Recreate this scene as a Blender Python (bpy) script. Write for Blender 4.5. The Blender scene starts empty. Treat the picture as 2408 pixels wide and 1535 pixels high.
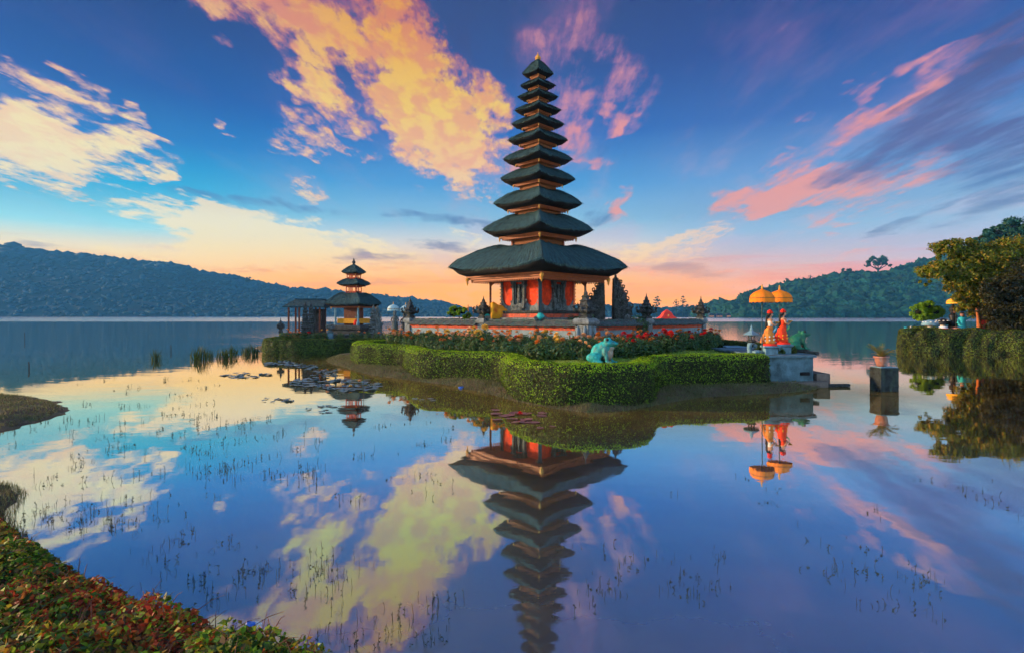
import bpy, bmesh, math, random
from mathutils import Vector, Matrix, Euler, noise as mnoise

# ------------------------------------------------------------------ camera
CH = 2.8                      # camera height above the lake
FX = 1310.0                   # focal length in reference pixels (picture 2408 wide)
HZ = 742.0
scene = bpy.context.scene
COL = scene.collection
cam_d = bpy.data.cameras.new('camera')
cam = bpy.data.objects.new('camera', cam_d)
COL.objects.link(cam)
cam.location = (0, 0, CH)
cam.rotation_euler = (math.radians(90), 0, 0)
cam_d.sensor_width = 36
cam_d.lens = 36 * FX / 2408
cam_d.shift_y = -(767.5 - HZ) / 2408
cam_d.clip_start = 0.05
cam_d.clip_end = 8000
scene.camera = cam
scene.view_settings.view_transform = 'Standard'
scene.view_settings.look = 'None'
scene.view_settings.exposure = 0.8
scene.view_settings.gamma = 1.0
scene.cycles.max_bounces = 6
scene.cycles.diffuse_bounces = 2
scene.cycles.glossy_bounces = 3
scene.cycles.transparent_max_bounces = 8
scene.cycles.volume_bounces = 0
scene.cycles.use_denoising = True
scene.cycles.sample_clamp_indirect = 6.0

def srgb(r, g, b):
    f = lambda c: (c/255/12.92) if c/255 <= 0.04045 else ((c/255+0.055)/1.055)**2.4
    return (f(r), f(g), f(b), 1.0)

# ------------------------------------------------------------------ node helpers
class NT:
    """small wrapper for building node trees"""
    def __init__(s, tree): s.t = tree; s.n = tree.nodes; s.l = tree.links
    def inp(s, sock, v):
        if isinstance(v, bpy.types.NodeSocket): s.l.new(v, sock)
        elif v is not None: sock.default_value = v
    def math(s, op, a, b=None, c=None, clamp=False):
        n = s.n.new('ShaderNodeMath'); n.operation = op; n.use_clamp = clamp
        s.inp(n.inputs[0], a); s.inp(n.inputs[1], b); s.inp(n.inputs[2], c)
        return n.outputs[0]
    def vmath(s, op, a, b=None, out=0):
        n = s.n.new('ShaderNodeVectorMath'); n.operation = op
        s.inp(n.inputs[0], a); s.inp(n.inputs[1], b)
        return n.outputs['Value'] if out == 'v' else n.outputs[0]
    def sep(s, v):
        n = s.n.new('ShaderNodeSeparateXYZ'); s.inp(n.inputs[0], v); return n.outputs
    def comb(s, x=0.0, y=0.0, z=0.0):
        n = s.n.new('ShaderNodeCombineXYZ')
        s.inp(n.inputs[0], x); s.inp(n.inputs[1], y); s.inp(n.inputs[2], z); return n.outputs[0]
    def mapping(s, v, loc=(0,0,0), rot=(0,0,0), sc=(1,1,1), kind='POINT'):
        n = s.n.new('ShaderNodeMapping'); n.vector_type = kind
        s.inp(n.inputs[0], v); n.inputs[1].default_value = loc
        n.inputs[2].default_value = rot; n.inputs[3].default_value = sc
        return n.outputs[0]
    def noise(s, v, scale=5, detail=4, rough=0.5, dist=0.0, col=False, dim='3D'):
        n = s.n.new('ShaderNodeTexNoise'); n.noise_dimensions = dim; s.inp(n.inputs['Vector'], v)
        n.inputs['Scale'].default_value = scale; n.inputs['Detail'].default_value = detail
        n.inputs['Roughness'].default_value = rough; n.inputs['Distortion'].default_value = dist
        return n.outputs['Color' if col else 'Fac']
    def range(s, v, a, b, c=0.0, d=1.0, smooth=False):
        n = s.n.new('ShaderNodeMapRange')
        if smooth: n.interpolation_type = 'SMOOTHSTEP'
        s.inp(n.inputs[0], v)
        for i, k in enumerate((a, b, c, d)): n.inputs[1+i].default_value = k
        return n.outputs[0]
    def ramp(s, v, stops, interp='LINEAR'):
        n = s.n.new('ShaderNodeValToRGB'); s.inp(n.inputs[0], v)
        cr = n.color_ramp; cr.interpolation = interp
        while len(cr.elements) < len(stops): cr.elements.new(0.5)
        for e, (p, c) in zip(cr.elements, stops):
            e.position = p; e.color = c
        return n.outputs[0]
    def mix(s, f, a, b, kind='MIX'):
        n = s.n.new('ShaderNodeMix'); n.data_type = 'RGBA'; n.blend_type = kind
        s.inp(n.inputs[0], f); s.inp(n.inputs[6], a); s.inp(n.inputs[7], b)
        return n.outputs[2]

# ------------------------------------------------------------------ sky
world = bpy.data.worlds.new('World')
scene.world = world
world.use_nodes = True
W = NT(world.node_tree)
W.n.clear()
SUN_AZ, SUN_EL = math.radians(-84), math.radians(11)      # azimuth from +Y, positive to the right

def sky_uv(x, y):
    dx, dz = (x-1204)/FX, (HZ-y)/FX
    return math.atan2(dx, 1), math.atan2(dz, math.hypot(1, dx))

geo = W.n.new('ShaderNodeTexCoord')
D = W.vmath('NORMALIZE', geo.outputs['Generated'])
dx, dy, dz = W.sep(D)
dza = W.math('ABSOLUTE', dz)
U = W.math('ARCTAN2', dx, dy)
V = W.math('ARCSINE', dza)
UV = W.comb(U, V, 1.0)
# cloud plane coordinates: streaks run along +Y and converge at the horizon
den = W.math('ADD', dza, 0.09)
PX_ = W.math('DIVIDE', dx, den); PY_ = W.math('DIVIDE', dy, den)
PL = W.comb(PX_, PY_, 0)
# clear sky: three elevation ramps blended by azimuth
VD = W.math('MULTIPLY', V, 180/math.pi/90)                   # 0..1 for 0..90 degrees
def stops(l): return [(e/90, srgb(*c)) for e, c in l]
skyL = W.ramp(VD, stops([(0,(255,176,84)),(4,(255,208,126)),(5.8,(248,226,180)),(7.5,(160,222,228)),(11,(60,180,222)),(15,(38,122,192)),(19,(38,88,164)),(25,(42,68,136)),(40,(38,56,112)),(90,(36,50,100))]))
skyC = W.ramp(VD, stops([(0,(255,146,50)),(2.2,(255,176,78)),(4.5,(255,202,130)),(7,(232,218,200)),(9.5,(155,200,225)),(13,(98,162,216)),(18,(62,110,186)),(24,(62,84,150)),(30,(62,74,132)),(45,(46,62,114)),(90,(40,56,110))]))
skyR = W.ramp(VD, stops([(0,(252,158,104)),(2.5,(240,162,132)),(5,(200,178,186)),(8,(158,188,214)),(13,(118,160,212)),(18,(76,110,180)),(24,(60,80,152)),(31,(56,66,130)),(45,(46,58,116)),(90,(40,56,110))]))
fLC = W.range(U, -0.62, -0.18, smooth=True)
fCR = W.range(U, 0.08, 0.42, smooth=True)
base = W.mix(fLC, skyL, skyC); base = W.mix(fCR, base, skyR)

wn = W.noise(W.mapping(PL, sc=(1.3, 0.8, 1)), 2.2, 3, 0.62, 0.0, col=True, dim='2D')
wn2 = W.vmath('SUBTRACT', wn, (0.5, 0.5, 0.5))
wsc = W.n.new('ShaderNodeVectorMath'); wsc.operation = 'SCALE'
W.inp(wsc.inputs[0], W.vmath('MULTIPLY', wn2, (1, 1, 0))); W.inp(wsc.inputs['Scale'], W.range(V, 0.03, 0.3, 0.03, 0.15))
UVW = W.vmath('ADD', UV, wsc.outputs[0])

LAST = [None]
def after(coord, dep):
    """makes a coordinate wait for an earlier result, so that few values are alive at once"""
    if dep is None: return coord
    n = W.n.new('ShaderNodeVectorMath'); n.operation = 'MULTIPLY_ADD'
    W.inp(n.inputs[0], dep); n.inputs[1].default_value = (1e-9, 1e-9, 1e-9); W.inp(n.inputs[2], coord)
    return n.outputs[0]
def field(blobs, coord):
    acc = None
    for (x, y, a, b, rot, amp) in blobs:
        u, v = sky_uv(x, y)
        r = math.radians(rot)
        u1, v1 = sky_uv(x + a*math.cos(r), y - a*math.sin(r))
        u2, v2 = sky_uv(x + b*math.sin(r), y + b*math.cos(r))
        la = math.hypot(u1-u, v1-v); lb = math.hypot(u2-u, v2-v)
        th = math.atan2(v1-v, u1-u); ct, st = math.cos(th), math.sin(th)
        cc = after(coord, LAST[0])
        p = W.vmath('DOT_PRODUCT', cc, (ct/la, st/la, -(ct*u+st*v)/la), out='v')
        q = W.vmath('DOT_PRODUCT', cc, (-st/lb, ct/lb, (st*u-ct*v)/lb), out='v')
        q = W.math('MULTIPLY', q, q)
        q = W.math('MULTIPLY_ADD', p, p, q)
        q = W.math('MULTIPLY_ADD', q, -amp, amp)
        q = W.math('MAXIMUM', q, 0.0)
        acc = q if acc is None else W.math('ADD', q, acc)
        LAST[0] = acc
    return acc
# x, y, half length, half width, tilt (degrees, counter-clockwise), amount
LIT = [(560,-30,330,90,-38,1.3),(800,60,190,120,-20,1.5),(700,130,170,50,-52,.9),(960,70,130,80,-10,.8),
       (930,200,170,90,-30,1.1),(1040,270,200,150,-40,1.8),(960,330,120,70,-60,.9),(1110,340,130,110,-60,1.0),
       (740,230,110,34,-48,.9),(790,250,90,40,-30,.7),(700,190,60,18,-60,.7),(1085,410,90,50,-50,.8),
       (740,330,130,40,-28,.65),(820,370,90,24,-10,.5),(705,440,50,26,-20,.6),(545,302,30,12,-10,.8),
       (480,5,90,30,-20,.9),
       (60,250,160,60,-25,1.2),(120,340,260,80,-14,1.8),(10,330,160,110,0,1.4),(180,210,190,42,-34,1.2),(270,260,60,22,-30,.7),
       (320,345,110,34,-20,1.0),(375,410,60,30,-40,1.1),(390,350,50,16,0,.6),(150,435,110,20,-16,.95),(0,215,60,60,-30,.6),
       (20,150,60,14,-40,.5)]
PALE = [(430,505,190,34,-10,1.1),(580,545,220,60,-6,1.5),(700,590,260,60,0,1.5),(520,600,180,44,0,1.2),(320,480,50,14,-12,.6),
        (900,600,160,30,-8,.7),(350,620,240,22,-10,.8),(830,640,200,22,0,.7),(1500,590,110,26,8,.7),(1640,560,110,30,12,1.0),
        (1560,595,130,22,6,.8),(1095,560,60,16,-20,.5)]
PINK = [(1880,440,270,56,14,1.4),(1780,465,130,40,0,1.0),(2070,250,160,44,24,1.15),(1930,350,160,26,24,.55),(2120,430,260,36,18,.8),(1990,520,150,24,14,.6),
        (2280,150,280,46,24,.8),(1330,60,70,90,-50,.85),(1300,170,60,120,0,.5),(1430,110,90,40,-20,.5),(1450,220,110,80,30,.55),(1340,270,70,90,20,.75),
        (1240,60,60,60,0,.4),(1440,490,70,26,50,1.0),(1385,395,60,22,8,.8),(1350,340,60,40,-20,.65),(1440,280,24,28,-40,.8),(1290,390,80,30,0,.5),
        (1180,380,120,50,0,.55),(1860,290,50,12,30,.4),(1850,75,60,20,30,.2),(1600,640,200,22,0,.6),(2000,600,140,16,14,.35)]
DARK = [(2150,335,320,70,22,1.1),(2350,360,260,80,22,1.1),(2250,215,320,50,24,1.0),(2380,90,220,60,24,.9),(2000,400,160,24,20,.5),(2350,480,260,28,18,.8),(2130,520,150,14,22,.8),(2350,570,200,18,14,.6),
        (2330,320,150,20,26,.6),(2400,420,220,30,18,.7),(1610,632,120,20,-4,.95),(1680,650,80,10,0,.6),(1050,580,110,14,-4,.9),(900,608,150,16,-2,.85),
        (720,640,170,10,0,.5),(620,478,260,18,-6,.62),(1040,515,180,13,-8,.8),(110,575,110,14,-6,.9),(830,585,60,14,-30,.5),(1395,515,50,34,20,.8),
        (1150,90,120,110,0,.35),(900,140,40,46,-20,.3),(1450,360,160,40,10,.25),(1700,600,180,14,10,.3),(60,655,130,10,-8,.5),(1550,690,110,8,0,.4),(1000,665,300,8,0,.4),(480,655,200,7,-6,.5)]
# lit cloud texture: broken, crisp
n1 = W.noise(W.mapping(PL, sc=(2.6, 1.4, 1)), 3.2, 8, 0.64, 0.15, dim='2D')
n2 = W.noise(W.mapping(PL, loc=(7,3,0), sc=(5.5, 2.2, 1)), 6.0, 6, 0.66, 0.0, dim='2D')
nn = W.math('MULTIPLY_ADD', n2, 0.50, n1)
nn = W.math('SUBTRACT', nn, 0.73)
def dens(f, gain, lo, hi, mask=3.0, noise=nn):
    m = W.math('MULTIPLY', f, mask, clamp=True)
    t = W.math('MULTIPLY_ADD', noise, gain, f)
    d = W.range(t, lo, hi, smooth=True)
    LAST[0] = W.math('MULTIPLY', d, m)
    return LAST[0]
fl = field(LIT, UVW); dl = dens(fl, 4.6, -0.1, 1.75)
fp = field(PALE, UVW); dp = dens(fp, 3.0, 0.0, 1.5)
# soft streaks
n3 = W.noise(W.mapping(PL, loc=(2,9,0), sc=(3.0, 0.62, 1)), 3.0, 7, 0.62, 0.0, dim='2D')
n3 = W.math('SUBTRACT', n3, 0.5)
UVS = W.mix(0.45, UV, UVW)
fk = field(PINK, UVW); dk = dens(fk, 3.6, -0.05, 1.75, noise=W.math('MULTIPLY_ADD', nn, 0.45, n3))
n4 = W.noise(W.mapping(UV, loc=(2,9,0), rot=(0,0,-.1), sc=(2.4, 16, 1)), 3.0, 4, 0.6, 0.0, dim='2D')
n4 = W.math('SUBTRACT', n4, 0.5)
n34 = W.mix(W.range(V, 0.08, 0.22), n4, n3)
fd = field(DARK, UVS); dd = dens(fd, 2.6, 0.05, 1.35, noise=n34)
# colours
edgeL = W.ramp(VD, stops([(0,(250,200,150)),(12,(252,214,180)),(19,(250,184,156)),(26,(228,130,140)),(60,(120,80,110))]))
edge = W.ramp(VD, stops([(0,(250,180,120)),(9,(250,205,160)),(14,(248,176,148)),(20,(240,150,140)),(30,(226,106,120)),(60,(120,80,110))]))
coreC = W.ramp(VD, stops([(0,(255,225,150)),(9,(255,236,190)),(15,(255,205,150)),(20,(255,214,116)),(26,(255,192,92)),(32,(255,176,76)),(60,(120,90,110))]))
coreL = W.ramp(VD, stops([(0,(255,235,170)),(9,(255,238,198)),(14,(255,236,182)),(19,(255,220,165)),(24,(255,196,150)),(60,(120,90,110))]))
core = W.mix(fLC, coreL, coreC)
shade = W.noise(W.mapping(PL, loc=(1,5,0), sc=(2.4, 1.3, 1)), 4.5, 6, 0.62, 0.0, dim='2D')
sh = W.range(shade, 0.38, 0.60, smooth=True)
edge = W.mix(fLC, edgeL, edge)
litc = W.mix(W.math('MULTIPLY', W.range(dl, 0.35, 0.95), W.math('MULTIPLY_ADD', sh, 0.60, 0.42)), edge, core)
palec = W.ramp(VD, stops([(0,(255,180,96)),(3,(255,206,130)),(6,(255,230,170)),(9,(255,240,200)),(12,(252,226,196)),(60,(120,90,110))]))
palec = W.mix(fCR, palec, W.mix(0.6, palec, srgb(240,176,160)))
pinkc = W.ramp(VD, stops([(0,(246,152,116)),(6,(240,164,144)),(11,(244,156,138)),(16,(238,142,140)),(22,(214,138,168)),(30,(176,110,160)),(60,(90,70,110))]))
darkc = W.ramp(VD, stops([(0,(196,120,110)),(4,(140,122,140)),(7,(112,120,150)),(10,(92,116,168)),(14,(90,88,144)),(22,(76,70,124)),(30,(62,56,108)),(60,(60,56,100))]))
# horizon streaks of warm cloud everywhere low down
hs = W.noise(W.mapping(UV, loc=(4,1,0), rot=(0,0,0.03), sc=(1.6, 26, 1)), 2.2, 4, 0.6, 0.0, dim='2D')
hsm = W.math('MULTIPLY', W.range(hs, 0.46, 0.64, smooth=True), W.range(V, 0.13, 0.05, smooth=True))
hsc = W.mix(fCR, srgb(232,150,104), srgb(228,138,140))
c = W.mix(W.math('MULTIPLY', hsm, 0.8), base, hsc)
# thin veil variations
veil = W.noise(W.mapping(PL, loc=(3,3,0), sc=(1.2, 0.4, 1)), 2.0, 5, 0.6, 0.0, dim='2D')
vm = W.math('MULTIPLY', W.range(veil, 0.45, 0.75, smooth=True), W.range(U, -0.45, 0.0, 0.10, 0.46))
c = W.mix(vm, c, W.mix(W.range(V, 0.15, 0.4), srgb(206,184,200), srgb(150,112,166)))
c = W.mix(W.math('MULTIPLY', dp, 0.95), c, palec)
pinkc = W.mix(W.range(dk, 0.35, 0.95), pinkc, W.mix(0.5, pinkc, srgb(255,176,160)))
c = W.mix(W.math('MULTIPLY', dk, 0.95), c, pinkc)
c = W.mix(W.math('MULTIPLY', dd, 0.9), c, darkc)
c = W.mix(dl, c, litc)
# the far low sky is seen through the haze; the unseen sky behind the camera is brightened as fill light
hsv = W.n.new('ShaderNodeHueSaturation'); hsv.inputs['Saturation'].default_value = 1.08; W.inp(hsv.inputs['Color'], c); c = hsv.outputs[0]
glow = W.math('MULTIPLY', W.range(V, 0.15, 0.01, smooth=True), W.math('MULTIPLY', W.range(U, -0.75, -0.30, smooth=True), W.range(U, 0.75, 0.25, smooth=True)))
c = W.mix(W.math("MULTIPLY", glow, 0.8), c, srgb(255,156,14))
gain = W.math('ADD', 1.0, W.range(V, 0.17, 0.0, 0.0, 0.8))
gain = W.math('MULTIPLY', gain, W.range(V, 0.26, 0.50, 0.5743, 0.47))                     # the picture is exposed 0.8 stops up
c = W.vmath('MULTIPLY', c, W.comb(gain, gain, gain))
backf = W.range(dy, 0.15, -0.35, smooth=True)
backc = W.ramp(VD, stops([(0,(190,205,215)),(12,(165,195,220)),(35,(120,155,205)),(90,(90,115,180))]))
c = W.mix(backf, c, W.vmath('MULTIPLY', backc, (1.35, 1.27, 1.15)))
nis = W.n.new('ShaderNodeTexSky'); nis.sky_type = 'NISHITA'; nis.sun_disc = False
nis.sun_elevation = SUN_EL; nis.sun_rotation = SUN_AZ
bg1 = W.n.new('ShaderNodeBackground'); W.inp(bg1.inputs[0], c); bg1.inputs[1].default_value = 1.0
bg2 = W.n.new('ShaderNodeBackground'); W.inp(bg2.inputs[0], nis.outputs[0]); bg2.inputs[1].default_value = 0.006
ad = W.n.new('ShaderNodeAddShader'); W.l.new(bg1.outputs[0], ad.inputs[0]); W.l.new(bg2.outputs[0], ad.inputs[1])
wo = W.n.new('ShaderNodeOutputWorld'); W.l.new(ad.outputs[0], wo.inputs[0])

# ------------------------------------------------------------------ sun (low, warm, from the left)
sun_d = bpy.data.lights.new('sun', 'SUN')
sun_d.energy = 5.0; sun_d.angle = math.radians(2.0); sun_d.color = (1.0, 0.66, 0.36)
sun = bpy.data.objects.new('sun', sun_d); COL.objects.link(sun)
sdir = Vector((math.sin(SUN_AZ)*math.cos(SUN_EL), math.cos(SUN_AZ)*math.cos(SUN_EL), math.sin(SUN_EL)))
sun.rotation_euler = sdir.to_track_quat('Z', 'Y').to_euler()
world.cycles.sampling_method = 'MANUAL'
world.cycles.sample_map_resolution = 256
scene.cycles.use_adaptive_sampling = True
scene.cycles.adaptive_threshold = 0.03
scene.cycles.adaptive_min_samples = 12

# ------------------------------------------------------------------ helpers: objects
import numpy as np
RNG = np.random.default_rng(7)
random.seed(11)

def P(px, py, Y):
    """point seen at reference pixel (px, py) at depth Y"""
    return Vector(((px-1204)/FX*Y, Y, CH + (HZ-py)/FX*Y))
def G(px, py, z=0.0):
    """point at height z seen at reference pixel"""
    Y = (CH-z)*FX/(py-HZ)
    return Vector(((px-1204)/FX*Y, Y, z))

def tag(o, label=None, cat=None, group=None, kind=None):
    if label: o['label'] = label
    if cat: o['category'] = cat
    if group: o['group'] = group
    if kind: o['kind'] = kind
    return o
def thing(name, label, cat, loc=(0, 0, 0), rz=0.0, group=None, scale=1.0):
    o = bpy.data.objects.new(name, None); COL.objects.link(o)
    o.empty_display_size = 0.2
    o.location = loc; o.rotation_euler = (0, 0, rz); o.scale = (scale,)*3
    return tag(o, label, cat, group)
def link(name, me, mats, parent=None, smooth=False):
    for m in (mats if isinstance(mats, (list, tuple)) else [mats]): me.materials.append(m)
    if smooth: me.polygons.foreach_set('use_smooth', [True]*len(me.polygons))
    me.update()
    o = bpy.data.objects.new(name, me); COL.objects.link(o)
    if parent: o.parent = parent
    return o
def copy_tree(o, parent=None):
    c = o.copy(); COL.objects.link(c)
    if parent is not None: c.parent = parent
    for ch in list(o.children): copy_tree(ch, c)
    return c

class MB:
    """collects shapes into one mesh"""
    def __init__(s): s.v = []; s.f = []; s.m = []; s.mi = 0; s.cuts = []
    def add(s, vs, fs):
        k = len(s.v); s.v.extend([tuple(p) for p in vs])
        for f in fs: s.f.append(tuple(k+i for i in f)); s.m.append(s.mi)
        return s
    def box(s, c, d, rz=0.0, taper=1.0):
        x, y, z = d[0]/2, d[1]/2, d[2]/2; t = taper
        pts = [(-x,-y,-z),(x,-y,-z),(x,y,-z),(-x,y,-z),(-x*t,-y*t,z),(x*t,-y*t,z),(x*t,y*t,z),(-x*t,y*t,z)]
        ca, sa = math.cos(rz), math.sin(rz)
        pts = [(c[0]+p[0]*ca-p[1]*sa, c[1]+p[0]*sa+p[1]*ca, c[2]+p[2]) for p in pts]
        return s.add(pts, [(0,3,2,1),(4,5,6,7),(0,1,5,4),(1,2,6,5),(2,3,7,6),(3,0,4,7)])
    def loft(s, rings, cap0=True, cap1=True):
        n = len(rings[0]); vs = [p for r in rings for p in r]; fs = []
        for i in range(len(rings)-1):
            for j in range(n):
                k = (j+1) % n
                fs.append((i*n+j, i*n+k, (i+1)*n+k, (i+1)*n+j))
        if cap0: fs.append(tuple(range(n-1, -1, -1)))
        if cap1: fs.append(tuple((len(rings)-1)*n+j for j in range(n)))
        return s.add(vs, fs)
    def lathe(s, prof, seg=16, c=(0,0,0), sx=1.0, sy=1.0, rot=0.0):
        return s.loft([[(c[0]+r*sx*math.cos(rot+2*math.pi*j/seg), c[1]+r*sy*math.sin(rot+2*math.pi*j/seg), c[2]+z) for j in range(seg)] for r, z in prof])
    def square(s, prof, c=(0,0,0), rot=0.0):
        """stepped square tower: (half side, z)"""
        q = math.sqrt(2)
        return s.lathe([(r*q, z) for r, z in prof], 4, c, rot=math.pi/4+rot)
    def tube(s, pts, rad, seg=8):
        pts = [Vector(p) for p in pts]; rings = []
        if not isinstance(rad, (list, tuple)): rad = [rad]*len(pts)
        up = Vector((0,0,1))
        for i, p in enumerate(pts):
            d = (pts[min(i+1, len(pts)-1)] - pts[max(i-1, 0)]).normalized()
            a = d.cross(up)
            if a.length < 0.05: a = d.cross(Vector((0,1,0)))
            a.normalize(); b = a.cross(d)
            rings.append([p + (a*math.cos(2*math.pi*j/seg) + b*math.sin(2*math.pi*j/seg))*rad[i] for j in range(seg)])
        return s.loft(rings)
    def ball(s, c, r, sub=2, amp=0.0, freq=2.0, seed=0):
        if not isinstance(r, (list, tuple)): r = (r, r, r)
        bm = bmesh.new(); bmesh.ops.create_icosphere(bm, subdivisions=sub, radius=1)
        vs = []
        for v in bm.verts:
            k = 1 + (amp*mnoise.noise(v.co*freq + Vector((seed*3.1, seed*1.7, seed))) if amp else 0)
            vs.append((c[0]+v.co.x*r[0]*k, c[1]+v.co.y*r[1]*k, c[2]+v.co.z*r[2]*k))
        fs = [[v.index for v in f.verts] for f in bm.faces]; bm.free()
        return s.add(vs, fs)
    def curl(s, c, r, thick=0.03, ang=0.0, rz=0.0, turns=1.4, depth=0.06, n=14):
        """flat spiral scroll standing in the local XZ plane"""
        pts = []; rad = []
        for i in range(n):
            t = i/(n-1); a = ang + turns*2*math.pi*t; rr = r*(1-0.8*t)
            x = rr*math.cos(a); z = rr*math.sin(a)
            pts.append((c[0]+x*math.cos(rz), c[1]+x*math.sin(rz), c[2]+z)); rad.append(thick*(1-0.5*t))
        return s.tube(pts, rad, 6)
    def prism(s, outline, y0, y1, c=(0,0,0)):
        """outline in XZ, extruded along Y"""
        n = len(outline)
        vs = [(c[0]+x, c[1]+y0, c[2]+z) for x, z in outline] + [(c[0]+x, c[1]+y1, c[2]+z) for x, z in outline]
        fs = [tuple(range(n)), tuple(range(2*n-1, n-1, -1))] + [(i, n+i, n+(i+1)%n, (i+1)%n) for i in range(n)]
        return s.add(vs, fs)
    def cut(s):
        """what follows is a piece of its own"""
        s.cuts.append((len(s.v), len(s.f))); return s
    def each(s, name, mats, parent=None, smooth=False):
        """one object per piece"""
        c = [k for k in s.cuts if k[0] < len(s.v)] + [(len(s.v), len(s.f))]
        if c[0] != (0, 0): c = [(0, 0)] + c
        out = []
        for (v0, f0), (v1, f1) in zip(c[:-1], c[1:]):
            if f1 == f0: continue
            q = MB(); q.v = s.v[v0:v1]; q.f = [tuple(i-v0 for i in f) for f in s.f[f0:f1]]; q.m = s.m[f0:f1]
            out.append(q.build(name, mats, parent, smooth))
        return out
    def turn(s, m):
        s.v = [tuple(m @ Vector(p)) for p in s.v]; return s
    def build(s, name, mats, parent=None, smooth=False, bevel=0.0):
        me = bpy.data.meshes.new(name); me.from_pydata(s.v, [], s.f)
        if any(s.m): me.polygons.foreach_set('material_index', s.m)
        bm = bmesh.new(); bm.from_mesh(me); bmesh.ops.recalc_face_normals(bm, faces=bm.faces); bm.to_mesh(me); bm.free()
        o = link(name, me, mats, parent, smooth)
        if bevel:
            b = o.modifiers.new('bevel', 'BEVEL'); b.width = bevel; b.segments = 2; b.limit_method = 'ANGLE'
        return o

# ------------------------------------------------------------------ helpers: materials
def material(name, col, rough=0.8, var=0.35, scale=4.0, bump=0.3, bscale=None, col2=None, spec=0.3, metal=0.0, stain=None, dist=0.02):
    m = bpy.data.materials.new(name); m.use_nodes = True
    N = NT(m.node_tree); b = N.n['Principled BSDF']
    tc = N.n.new('ShaderNodeTexCoord').outputs['Object']
    a = [c*(1-var) for c in col[:3]]+[1]; z = [min(1, c*(1+var)) for c in col[:3]]+[1]
    if col2: z = col2
    f = N.noise(tc, scale, 6, 0.65)
    c = N.ramp(f, [(0.32, tuple(a)), (0.68, tuple(z))])
    if stain:
        g = N.noise(N.mapping(tc, sc=(1, 1, .35)), scale*0.6, 5, 0.6)
        c = N.mix(N.range(g, 0.5, 0.66, 0, 0.85), c, stain)
    N.inp(b.inputs['Base Color'], c)
    b.inputs['Roughness'].default_value = rough; b.inputs['Metallic'].default_value = metal
    b.inputs['Specular IOR Level'].default_value = spec
    if bump:
        h = N.noise(tc, bscale or scale*4, 4, 0.6)
        bn = N.n.new('ShaderNodeBump'); bn.inputs['Strength'].default_value = bump; bn.inputs['Distance'].default_value = dist
        N.inp(bn.inputs['Height'], h); N.inp(b.inputs['Normal'], bn.outputs[0])
    return m

def leaf_material(name, cols, trans=0.35, rough=0.55, big=1.2):
    """cols: colours picked per leaf; a slow noise shifts whole clumps"""
    m = bpy.data.materials.new(name); m.use_nodes = True
    N = NT(m.node_tree); b = N.n['Principled BSDF']
    g = N.n.new('ShaderNodeNewGeometry')
    f = N.noise(g.outputs['Position'], big, 2, 0.5)
    f = N.range(f, 0.3, 0.7, -0.22, 0.22)
    r = N.math('ADD', g.outputs['Random Per Island'], f, clamp=True)
    n = len(cols)
    c = N.ramp(r, [((i+0.5)/n, k) for i, k in enumerate(cols)])
    N.inp(b.inputs['Base Color'], c); b.inputs['Roughness'].default_value = rough
    b.inputs['Specular IOR Level'].default_value = 0.25
    t = N.n.new('ShaderNodeBsdfTranslucent'); N.inp(t.inputs[0], c)
    mx = N.n.new('ShaderNodeMixShader'); mx.inputs[0].default_value = trans
    N.l.new(b.outputs[0], mx.inputs[1]); N.l.new(t.outputs[0], mx.inputs[2])
    N.l.new(mx.outputs[0], N.n['Material Output'].inputs[0])
    return m

def L(r, g, b): return (r, g, b, 1.0)

def leaves(pts, nrm, size, jit=0.9, aspect=0.5, svar=0.4, rng=RNG):
    """one folded four-cornered leaf per point; returns vertex and face arrays"""
    pts = np.asarray(pts, float); n = len(pts)
    d = rng.normal(size=(n, 3)); nr = np.asarray(nrm, float)
    nr = nr + d*jit*0.6; nr /= np.linalg.norm(nr, axis=1, keepdims=True)+1e-9
    t = rng.normal(size=(n, 3)); t -= (t*nr).sum(1, keepdims=True)*nr
    t /= np.linalg.norm(t, axis=1, keepdims=True)+1e-9
    b = np.cross(nr, t)
    s = (np.asarray(size)*(1+svar*rng.uniform(-1, 1, n)))[:, None]
    fold = nr*s*0.16
    v = np.stack([pts-t*s, pts+b*s*aspect+fold, pts+t*s, pts-b*s*aspect+fold], 1).reshape(-1, 3)
    f = np.arange(n*4).reshape(n, 4)
    return v, f
def quads(name, v, f, mats, parent=None, mi=None):
    me = bpy.data.meshes.new(name)
    nv, nf = len(v), len(f)
    me.vertices.add(nv); me.vertices.foreach_set('co', np.asarray(v, np.float32).ravel())
    me.loops.add(nf*4); me.loops.foreach_set('vertex_index', np.asarray(f, np.int32).ravel())
    me.polygons.add(nf); me.polygons.foreach_set('loop_start', np.arange(0, nf*4, 4, dtype=np.int32))
    me.polygons.foreach_set('loop_total', np.full(nf, 4, np.int32))
    if mi is not None: me.polygons.foreach_set('material_index', np.asarray(mi, np.int32))
    me.update(calc_edges=True)
    return link(name, me, mats, parent)

def vnoise(p, freq, seed=0.0):
    return np.array([mnoise.noise(Vector(q)*freq + Vector((seed, seed*.7, seed*1.3))) for q in p])

def lerp_table(tab, x):
    return float(np.interp(x, [t[0] for t in tab], [t[1] for t in tab]))

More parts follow.
